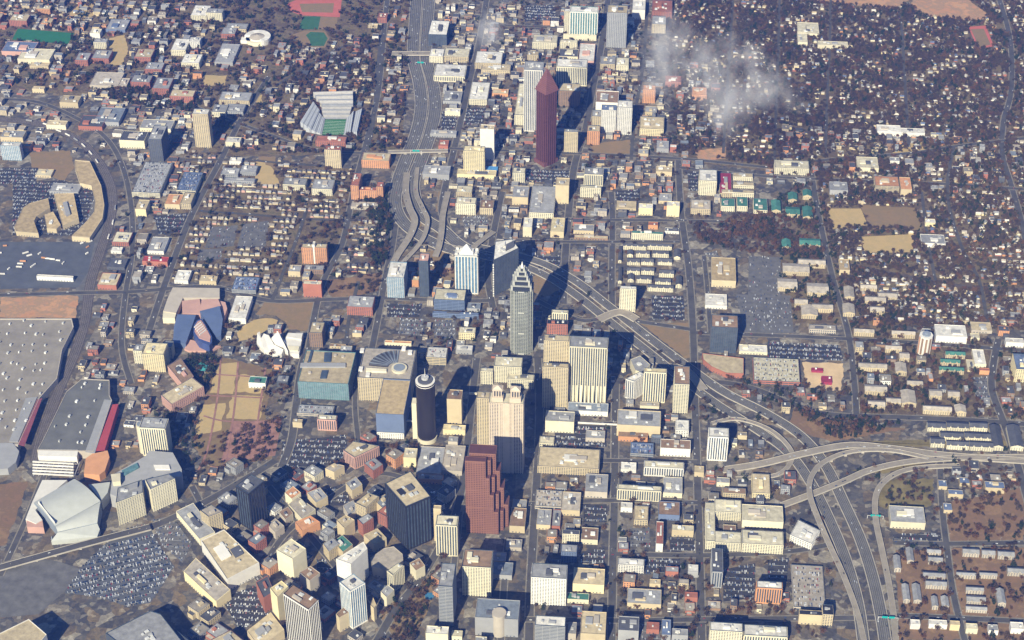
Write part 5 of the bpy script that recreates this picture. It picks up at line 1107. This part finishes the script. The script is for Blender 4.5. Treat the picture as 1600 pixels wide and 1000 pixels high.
def trunk_mesh():
    mb=MB(); mb.cyl(0,0,.35,0,5,6,.2,top=False)
    for i in range(5):
        a=i*1.3; z=2.5+i*.5; x,y=math.cos(a)*2.2,math.sin(a)*2.2
        mb.face([(-.1,0,z),(.1,0,z),(x,y,z+3)]); mb.face([(0,-.1,z),(0,.1,z),(x,y,z+3)])
    o=link('trunk',mb,BARK); me=o.data; bpy.data.objects.remove(o); return me
CR={'bare':[crown_mesh('crown',330,4.6,3.4,5.6,.5,LB,i) for i in range(3)],'rust':[crown_mesh('crown',330,4.3,3.4,5.4,.52,LR,10+i) for i in range(2)],'evergreen':[crown_mesh('crown',330,3.6,4.6,5.6,.6,LG,20+i) for i in range(2)]}
TRK=trunk_mesh()
TZ=[("1040 -20 1660 -20 1660 520 1335 510 1270 270 1050 240",8.2,.78,(.80,.09,.11)),("1075 345 1200 335 1290 350 1292 398 1180 400 1090 378",8,.85,(.45,.5,.05)),("0 -20 640 -20 632 240 330 240 300 165 0 130",10,.36,(.66,.12,.22)),("1270 270 1335 510 1240 500 1180 420 1190 330",9,.45,(.4,.15,.45)),
 ("1330 500 1600 540 1600 660 1340 650 1320 560",9,.5,(.55,.25,.2)),("1400 735 1620 735 1620 1010 1405 1010",11,.36,(.55,.35,.1)),("290 235 560 262 545 345 500 440 255 440",12,.28,(.75,.15,.1)),("395 560 465 555 450 640 430 720 395 735 300 745 330 690 400 660",9,.34,(.6,.28,.12)),("295 555 345 560 335 640 300 650 285 590",8,.55,(.4,.1,.5)),
 ("588 985 600 955 645 908 690 850 700 860 678 925 668 955 645 1005 590 1005",7,.62,(.42,.42,.16)),("840 230 1095 250 1095 1010 820 1010 830 700",16,.22,(.65,.3,.05)),("1095 620 1330 690 1300 1000 1100 1000",14,.18,(.6,.3,.1)),("1240 640 1420 665 1300 690",7,.5,(.3,.3,.4)),("1330 735 1450 715 1400 800 1375 790",10,.2,(.5,.4,.1)),("500 280 620 300 600 470 500 470",12,.35,(.6,.25,.15)),
 ("570 290 615 290 612 400 590 440 575 400",7,.6,(.3,.1,.6)),("640 380 735 385 700 450 645 440",10,.4,(.5,.4,.1)),("440 60 640 60 625 240 470 240",9,.3,(.75,.15,.1)),("200 130 320 150 300 185 150 150",7,.6,(.5,.1,.4)),("440 690 560 690 560 730 440 735",9,.35,(.4,.5,.1)),("120 220 330 240 250 440 180 440",14,.18,(.7,.2,.1)),("640 0 1060 0 1060 250 690 250",16,.2,(.7,.2,.1)),("1085 590 1340 600 1420 660 1200 640",8,.35,(.4,.3,.3)),("600 700 650 690 660 740 610 745",7,.5,(.2,.7,.1)),
 ("1440 690 1600 680 1600 740 1480 735",10,.3,(.5,.4,.1)),("230 640 300 640 320 720 290 730",9,.4,(.4,.1,.5)),("640 500 800 480 760 560 640 540",9,.25,(.6,.35,.05)),("360 480 420 540 380 560 340 550",8,.3,(.6,.3,.1)),("1200 250 1600 250 1600 300 1200 280",9,.3,(.6,.25,.15)),("740 0 1000 0 1040 240 700 330",14,.2,(.6,.25,.15)),("960 870 1230 870 1230 1010 960 1010",10,.25,(.5,.45,.05))]
TREES=[]
for px,sp,dens,mix in TZ:
    poly=pxpoly(nums(px)); lo,hi=bbox(poly); nx=int((hi[0]-lo[0])/sp)+1; ny=int((hi[1]-lo[1])/sp)+1
    gx,gy=np.meshgrid(np.arange(nx),np.arange(ny)); gx=lo[0]+(gx+RNG.uniform(-.45,.45,gx.shape))*sp; gy=lo[1]+(gy+RNG.uniform(-.45,.45,gy.shape))*sp
    # clumping
    cl=np.sin(gx*.031+np.sin(gy*.023)*2)+np.sin(gy*.037+np.sin(gx*.019)*2.3)
    ok=inpoly(poly,gx,gy)&(RNG.random(gx.shape)<dens*(1+.42*cl)); 
    for x,y in zip(gx[ok],gy[ok]):
        i=int((x-X0)/CELL); j=int((y-Y0)/CELL)
        if 0<=i<NX and 0<=j<NY and not OCC[j,i] and not LOTS[j,i] and frame_ok(x,y,70):
            k=RNG.random(); kd='bare' if k<mix[0] else 'rust' if k<mix[0]+mix[1] else 'evergreen'; TREES.append((float(x),float(y),kd,float(RNG.uniform(.7,1.95))))
TREES.sort(key=lambda t:t[1])
TN={'bare':('bare_tree','bare brown'),'rust':('autumn_tree','rust leaved'),'evergreen':('evergreen_tree','dark evergreen')}
vis=[t for t in TREES if frame_ok(t[0],t[1],-4)][:295]; vset=set(id(t) for t in vis)
for t in vis:
    x,y,kd,s=t; r=root(TN[kd][0],(x,y,0)); r.scale=(s,s,s); r.rotation_euler.z=random.uniform(0,6.28)
    for nm,me in (('crown',random.choice(CR[kd])),('trunk',TRK)):
        o=bpy.data.objects.new(nm,me); COL.objects.link(o); o.parent=r
    tag(r,f"{TN[kd][1]} tree {where(x,y)}",'tree','trees standing along streets and lawns')
def scatter(name,pts,meshes,label):
    if not pts: return
    for vi,me in enumerate(meshes):
        sub=pts[vi::len(meshes)]
        src=bpy.data.objects.new(name+'_source',me)
        pm=bpy.data.meshes.new(name); pm.from_pydata([(p[0],p[1],0) for p in sub],[],[])
        at_=pm.attributes.new('size','FLOAT','POINT'); at_.data.foreach_set('value',[p[3] for p in sub])
        ar=pm.attributes.new('spin','FLOAT','POINT'); ar.data.foreach_set('value',[(p[0]*7.3+p[1]*3.1)%6.28 for p in sub])
        o=bpy.data.objects.new(name,pm); COL.objects.link(o); tag(o,label[vi],'trees',kind='stuff')
        ng=bpy.data.node_groups.new(name,'GeometryNodeTree'); ng.interface.new_socket('Geometry',in_out='INPUT',socket_type='NodeSocketGeometry'); ng.interface.new_socket('Geometry',in_out='OUTPUT',socket_type='NodeSocketGeometry')
        N=ng.nodes; gi=N.new('NodeGroupInput'); go=N.new('NodeGroupOutput'); ip=N.new('GeometryNodeInstanceOnPoints'); oi=N.new('GeometryNodeObjectInfo'); oi.inputs['Object'].default_value=src; oi.inputs['As Instance'].default_value=True
        na=N.new('GeometryNodeInputNamedAttribute'); na.inputs['Name'].default_value='size'; nr=N.new('GeometryNodeInputNamedAttribute'); nr.inputs['Name'].default_value='spin'
        cx=N.new('ShaderNodeCombineXYZ'); ng.links.new(nr.outputs['Attribute'],cx.inputs['Z'])
        ng.links.new(gi.outputs[0],ip.inputs['Points']); ng.links.new(oi.outputs['Geometry'],ip.inputs['Instance']); ng.links.new(na.outputs['Attribute'],ip.inputs['Scale']); ng.links.new(cx.outputs[0],ip.inputs['Rotation']); ng.links.new(ip.outputs[0],go.inputs[0])
        md=o.modifiers.new('scatter','NODES'); md.node_group=ng
rest=[t for t in TREES if id(t) not in vset]
scatter('bare_woodland',[t for t in rest if t[2]=='bare'],CR['bare'],['bare brown woodland covering the neighbourhoods, first stand','bare brown woodland of rounder crowns among houses','bare brown woodland of looser crowns along streets'])
scatter('autumn_woodland',[t for t in rest if t[2]=='rust'],CR['rust'],['rust leaved trees scattered among bare woodland','rust leaved trees with broader crowns among houses'])
scatter('evergreen_woodland',[t for t in rest if t[2]=='evergreen'],CR['evergreen'],['dark evergreen trees scattered through the city','dark evergreen trees with narrow crowns on campus'])
# ---- cars
CARM={c:mat('car_'+c,v,.35,.05,spec=.5) for c,v in dict(white=(.78,.78,.78),silver=(.45,.46,.48),black=(.02,.02,.024),red=(.30,.03,.03),blue=(.04,.07,.17),tan=(.35,.28,.19)).items()}
def carbody(mb,x,y,z,a,L=4.6,Wd=1.85,mi=0,mg=1):
    ca,sa=math.cos(a),math.sin(a); T=lambda u,v,w:(x+u*ca-v*sa,y+u*sa+v*ca,z+w); l,w=L/2,Wd/2
    prof=[(-l,.35,.72),(l,.35,.72)]
    q=[T(-l,-w,.3),T(l,-w,.3),T(l,w,.3),T(-l,w,.3),T(-l,-w,.85),T(l,-w,.78),T(l,w,.78),T(-l,w,.85)]
    for f in ((0,1,5,4),(1,2,6,5),(2,3,7,6),(3,0,4,7),(4,5,6,7)): mb.face([q[i] for i in f],mi)
    r=[T(-l*.75,-w*.9,.84),T(l*.42,-w*.9,.8),T(l*.42,w*.9,.8),T(-l*.75,w*.9,.84),T(-l*.5,-w*.75,1.45),T(l*.1,-w*.75,1.45),T(l*.1,w*.75,1.45),T(-l*.5,w*.75,1.45)]
    for f in ((0,1,5,4),(1,2,6,5),(2,3,7,6),(3,0,4,7)): mb.face([r[i] for i in f],mg)
    mb.face([r[i] for i in (4,5,6,7)],mi)
    for sx in (-.62,.62):
        for sy in (-1,1):
            c=T(sx*l,sy*w*.92,0); mb.face([T(sx*l-.35,sy*w*1.01,.0),T(sx*l+.35,sy*w*1.01,.0),T(sx*l+.35,sy*w*1.01,.6),T(sx*l-.35,sy*w*1.01,.6)],2)
CC=['white']*4+['silver']*5+['black']*6+['red']*1+['blue']*3+['tan']*2
CARS=[]
for ln in PATCH.strip().split('\n'):
    a,b,c=ln.split('|')
    if 'parking_lot' not in a: continue
    px=nums(b); p=pxpoly(px); yard='yard' in c
    if yard: continue
    ang=math.radians(24) if 'slanted' in c else 0.
    occp=.7 if ('crowded' in c or 'full' in c or 'slanted' in c) else .5
    if 'few cars' in c: occp=.12
    lo,hi=bbox(p); cc=cen(p); R_=max(hi-lo); ca,sa=math.cos(ang),math.sin(ang)
    v=-R_
    rown=0; bm_=MB()
    while v<R_:
        u=-R_
        while u<R_:
            x=cc[0]+u*ca-v*sa; y=cc[1]+u*sa+v*ca
            if random.random()<occp and inside(p,x,y) and not ROADS[min(NY-1,max(0,int((y-Y0)/CELL))),min(NX-1,max(0,int((x-X0)/CELL)))] and free(x,y,0,False): CARS.append((x,y,.36,ang+math.pi/2,random.choice(CC),'parked'))
            if rown%2==0 and occp>.2 and inside(p,x-sa*2.8,y+ca*2.8) and inside(p,x+ca*2.9-sa*2.8,y+sa*2.9+ca*2.8):
                x1_,y1_=x-sa*2.8,y+ca*2.8; bm_.face([(x1_+sa*.5,y1_-ca*.5,.42),(x1_+ca*2.9+sa*.5,y1_+sa*2.9-ca*.5,.42),(x1_+ca*2.9-sa*.5,y1_+sa*2.9+ca*.5,.42),(x1_-sa*.5,y1_+ca*.5,.42)])
            u+=2.9
        v+=5.6 if rown%2==0 else 12.5; rown+=1
    if bm_.f: tag(link('bay_marking',bm_,LANE),'pale painted rows of a car park',kind='structure')
for p,h in DECKS:
    lo,hi=bbox(p); y=lo[1]+4; r_=0
    while y<hi[1]-3:
        x=lo[0]+3
        while x<hi[0]-3:
            if random.random()<.5 and inside(p,x,y): CARS.append((x,y,h+.02,math.pi/2,random.choice(CC),'deck'))
            x+=3
        y+=5.6 if r_%2==0 else 12; r_+=1
for P,w,dens,dz in CARPATH:
    nl=max(2,int(w/4.2)); d=0
    for i in range(len(P)-1):
        a,b=P[i],P[i+1]; Ls=np.hypot(*(b[:2]-a[:2])); t=random.uniform(0,12)
        while t<Ls:
            if random.random()<dens*.55:
                q=a+(b-a)*(t/Ls); ln=random.randrange(nl); off=(ln-(nl-1)/2)*4.0; dx,dy=(b[:2]-a[:2])/Ls; CARS.append((q[0]-dy*off,q[1]+dx*off,q[2]+dz+.03,math.atan2(dy,dx),random.choice(CC),'driving'))
            t+=random.uniform(10,26) if w<24 else random.uniform(3,10)
cv=[c for c in CARS if frame_ok(c[0],c[1],-2)]; cv.sort(key=lambda c:c[1]); RND=cv[:295]; rs_=set(id(c) for c in RND)
CM={}
for c in RND:
    if c[4] not in CM:
        mb=MB(); carbody(mb,0,0,0,0); o=link('car',mb,[CARM[c[4]],GLASS,CARM['black']]); CM[c[4]]=o.data; bpy.data.objects.remove(o)
    o=bpy.data.objects.new('car',CM[c[4]]); COL.objects.link(o); o.location=c[:3]; o.rotation_euler.z=c[3]
    verb={'parked':'parked in a car park','deck':'parked on a deck roof','driving':'on the roadway'}[c[5]]
    tag(o,f"{c[4]} car {verb} {where(c[0],c[1])}",'car','cars about the southern streets and lots')
mb=MB(); cl=list(CARM)
for c in CARS:
    if id(c) in rs_ or not frame_ok(c[0],c[1],40): continue
    carbody(mb,*c[:4],mi=cl.index(c[4]),mg=6,Wd=1.9)
tag(link('distant_cars',mb,[CARM[c] for c in cl]+[GLASS]),'mass of tiny parked and moving cars farther off','cars',kind='stuff')
# trailers in the truck yard
TR=[(42,637),(46,630),(29,660),(33,667),(30,674),(15,672),(40,395),(44,400),(36,408),(32,413),(28,418),(26,423),(14,420),(7,429),(8,386),(62,398),(50,418)]
TRL=[(40,396,16,.6),(46,400,14,.6),(36,409,15,0),(32,413,15,0),(30,418,15,0),(14,421,9,1.2),(4,429,14,0),(8,385,10,.2),(62,397,10,1.1),(52,416,18,1.1),(128,381,9,.8),(142,378,9,.8),(137,387,9,1),(136,397,9,1),(0,396,10,0),(82,406,14,-.1),(75,405,14,-.1),(69,404,14,-.1),(91,408,12,-.1),(99,412,10,1.3)]
for i,(x,y,ln,a) in enumerate(TRL):
    p=un(x,y); k=MB(); o=root('truck_trailer',(p[0],p[1],0)); ca,sa=math.cos(a),math.sin(a); L=(p[0],p[1],0)
    k.prism(rect(*p,ln,3,a),1.3,4.2); link('cargo_box',k,wall('w') if i%5!=2 else wall('o'),o,L)
    for s in (-.38,.3): 
        k=MB(); k.prism(rect(p[0]+ca*ln*s,p[1]+sa*ln*s,1.6,2.6,a),.1,1.3); link('axle',k,CARM['black'],o,L)
    tag(o,('orange' if i%5==2 else 'white')+' box trailer standing in the slate truck yard','trailer','trailers in the truck yard')
q,h=aabox(57,115,438,432,430); building(q,max(h,5),'wwb','long white loading canopy in the slate truck yard','loading_canopy','canopy',units=False)
# street lamps along the nearest avenues
lp=MB(); lp.cyl(0,0,.12,0,9,6,.08); lp.box(-.1,1.8,-.1,.1,8.8,9,bottom=True); lp.box(1.4,2.2,-.2,.2,8.6,8.8,bottom=True); o=link('street_lamp',lp,UNIT); LMESH=o.data; bpy.data.objects.remove(o); cnt=0
for P,w,dens,dz in CARPATH:
    if w<11 or w>18 or cnt>150: continue
    for i in range(0,len(P)-1,2):
        q=P[i]
        if frame_ok(q[0],q[1],-3) and pj((q[0],q[1],0))[1]>600 and cnt<150:
            A=offs(P[i:i+2],w/2+1.2)[0]; o=bpy.data.objects.new('street_lamp',LMESH); COL.objects.link(o); o.location=(A[0],A[1],0.3); cnt+=1
            tag(o,'grey street lamp on the kerb '+where(A[0],A[1]),'street lamp','street lamps along the downtown avenues')
# ---------------------------------------------------------------- drifting cloud wisps
def cloud(name,px,z,sx,sy,sz,dens,seed,label):
    c=un(px[0],px[1],z); m=bpy.data.materials.new(name); m.use_nodes=True; t=m.node_tree; t.nodes.remove(t.nodes['Principled BSDF']); out=t.nodes['Material Output']
    v=t.nodes.new('ShaderNodeVolumePrincipled'); v.inputs['Color'].default_value=(.95,.95,.97,1); v.inputs['Anisotropy'].default_value=-.15
    tc=t.nodes.new('ShaderNodeTexCoord'); mp=t.nodes.new('ShaderNodeMapping'); mp.inputs['Location'].default_value=(seed,seed*1.7,0); mp.inputs['Scale'].default_value=(1/85,1/170,1/80); mp.inputs['Rotation'].default_value=(0,0,.5)
    t.links.new(tc.outputs['Object'],mp.inputs[0]); n=t.nodes.new('ShaderNodeTexNoise'); n.inputs['Scale'].default_value=1; n.inputs['Detail'].default_value=7; n.inputs['Roughness'].default_value=.68; t.links.new(mp.outputs[0],n.inputs['Vector'])
    vs=t.nodes.new('ShaderNodeVectorMath'); vs.operation='MULTIPLY'; vs.inputs[1].default_value=(1/sx,1/sy,1/sz); t.links.new(tc.outputs['Object'],vs.inputs[0])
    ln=t.nodes.new('ShaderNodeVectorMath'); ln.operation='LENGTH'; t.links.new(vs.outputs[0],ln.inputs[0])
    f=t.nodes.new('ShaderNodeMapRange'); f.inputs[1].default_value=.1; f.inputs[2].default_value=1.0; f.inputs[3].default_value=.13; f.inputs[4].default_value=-.22; t.links.new(ln.outputs['Value'],f.inputs[0])
    ad=t.nodes.new('ShaderNodeMath'); ad.operation='ADD'; t.links.new(n.outputs[0],ad.inputs[0]); t.links.new(f.outputs[0],ad.inputs[1])
    r=t.nodes.new('ShaderNodeMapRange'); r.inputs[1].default_value=.46; r.inputs[2].default_value=.72; r.inputs[3].default_value=0; r.inputs[4].default_value=dens; t.links.new(ad.outputs[0],r.inputs[0]); t.links.new(r.outputs[0],v.inputs['Density']); t.links.new(v.outputs[0],out.inputs['Volume'])
    k=MB(); 
    N=14
    for i in range(N//2):
        a0=-math.pi/2+math.pi*i/(N//2); a1=-math.pi/2+math.pi*(i+1)/(N//2)
        for j in range(N):
            b0,b1=2*math.pi*j/N,2*math.pi*(j+1)/N; pt=lambda a,b:(sx*math.cos(a)*math.cos(b),sy*math.cos(a)*math.sin(b),sz*math.sin(a))
            k.face([pt(a0,b0),pt(a0,b1),pt(a1,b1),pt(a1,b0)])
    me=link(name,k,m); import bmesh as _b; bm=_b.new(); bm.from_mesh(me.data); _b.ops.remove_doubles(bm,verts=bm.verts,dist=.5); _b.ops.recalc_face_normals(bm,faces=bm.faces); bm.to_mesh(me.data); bm.free()
    me.location=(c[0],c[1],z); tag(me,label,'cloud',kind='stuff')
if CLOUDS:
    cloud('cloud',(1145,125),600,230,360,70,.0062,3.1,'thin streaky white cloud drifting over the eastern neighbourhood')
    cloud('cloud',(1040,80),600,150,320,60,.0062,9.4,'thin wispy cloud drifting beside the midtown towers')
    cloud('cloud',(765,40),600,80,240,50,.008,5.2,'small cloud puff drifting over the northern street')
# ---------------------------------------------------------------- haze: one closed box of pale air
if HAZE:
    k=MB(); k.box(-15500,15500,-7000,25500,-1,2900,bottom=True)
    m=bpy.data.materials.new('haze'); m.use_nodes=True; t=m.node_tree; t.nodes.remove(t.nodes['Principled BSDF']); v=t.nodes.new('ShaderNodeVolumePrincipled'); v.inputs['Color'].default_value=(.11,.27,1,1); v.inputs['Density'].default_value=HAZE; v.inputs['Anisotropy'].default_value=.1
    t.links.new(v.outputs[0],t.nodes['Material Output'].inputs['Volume']); tag(link('haze',k,m),'pale blue winter haze over the whole city',kind='stuff')
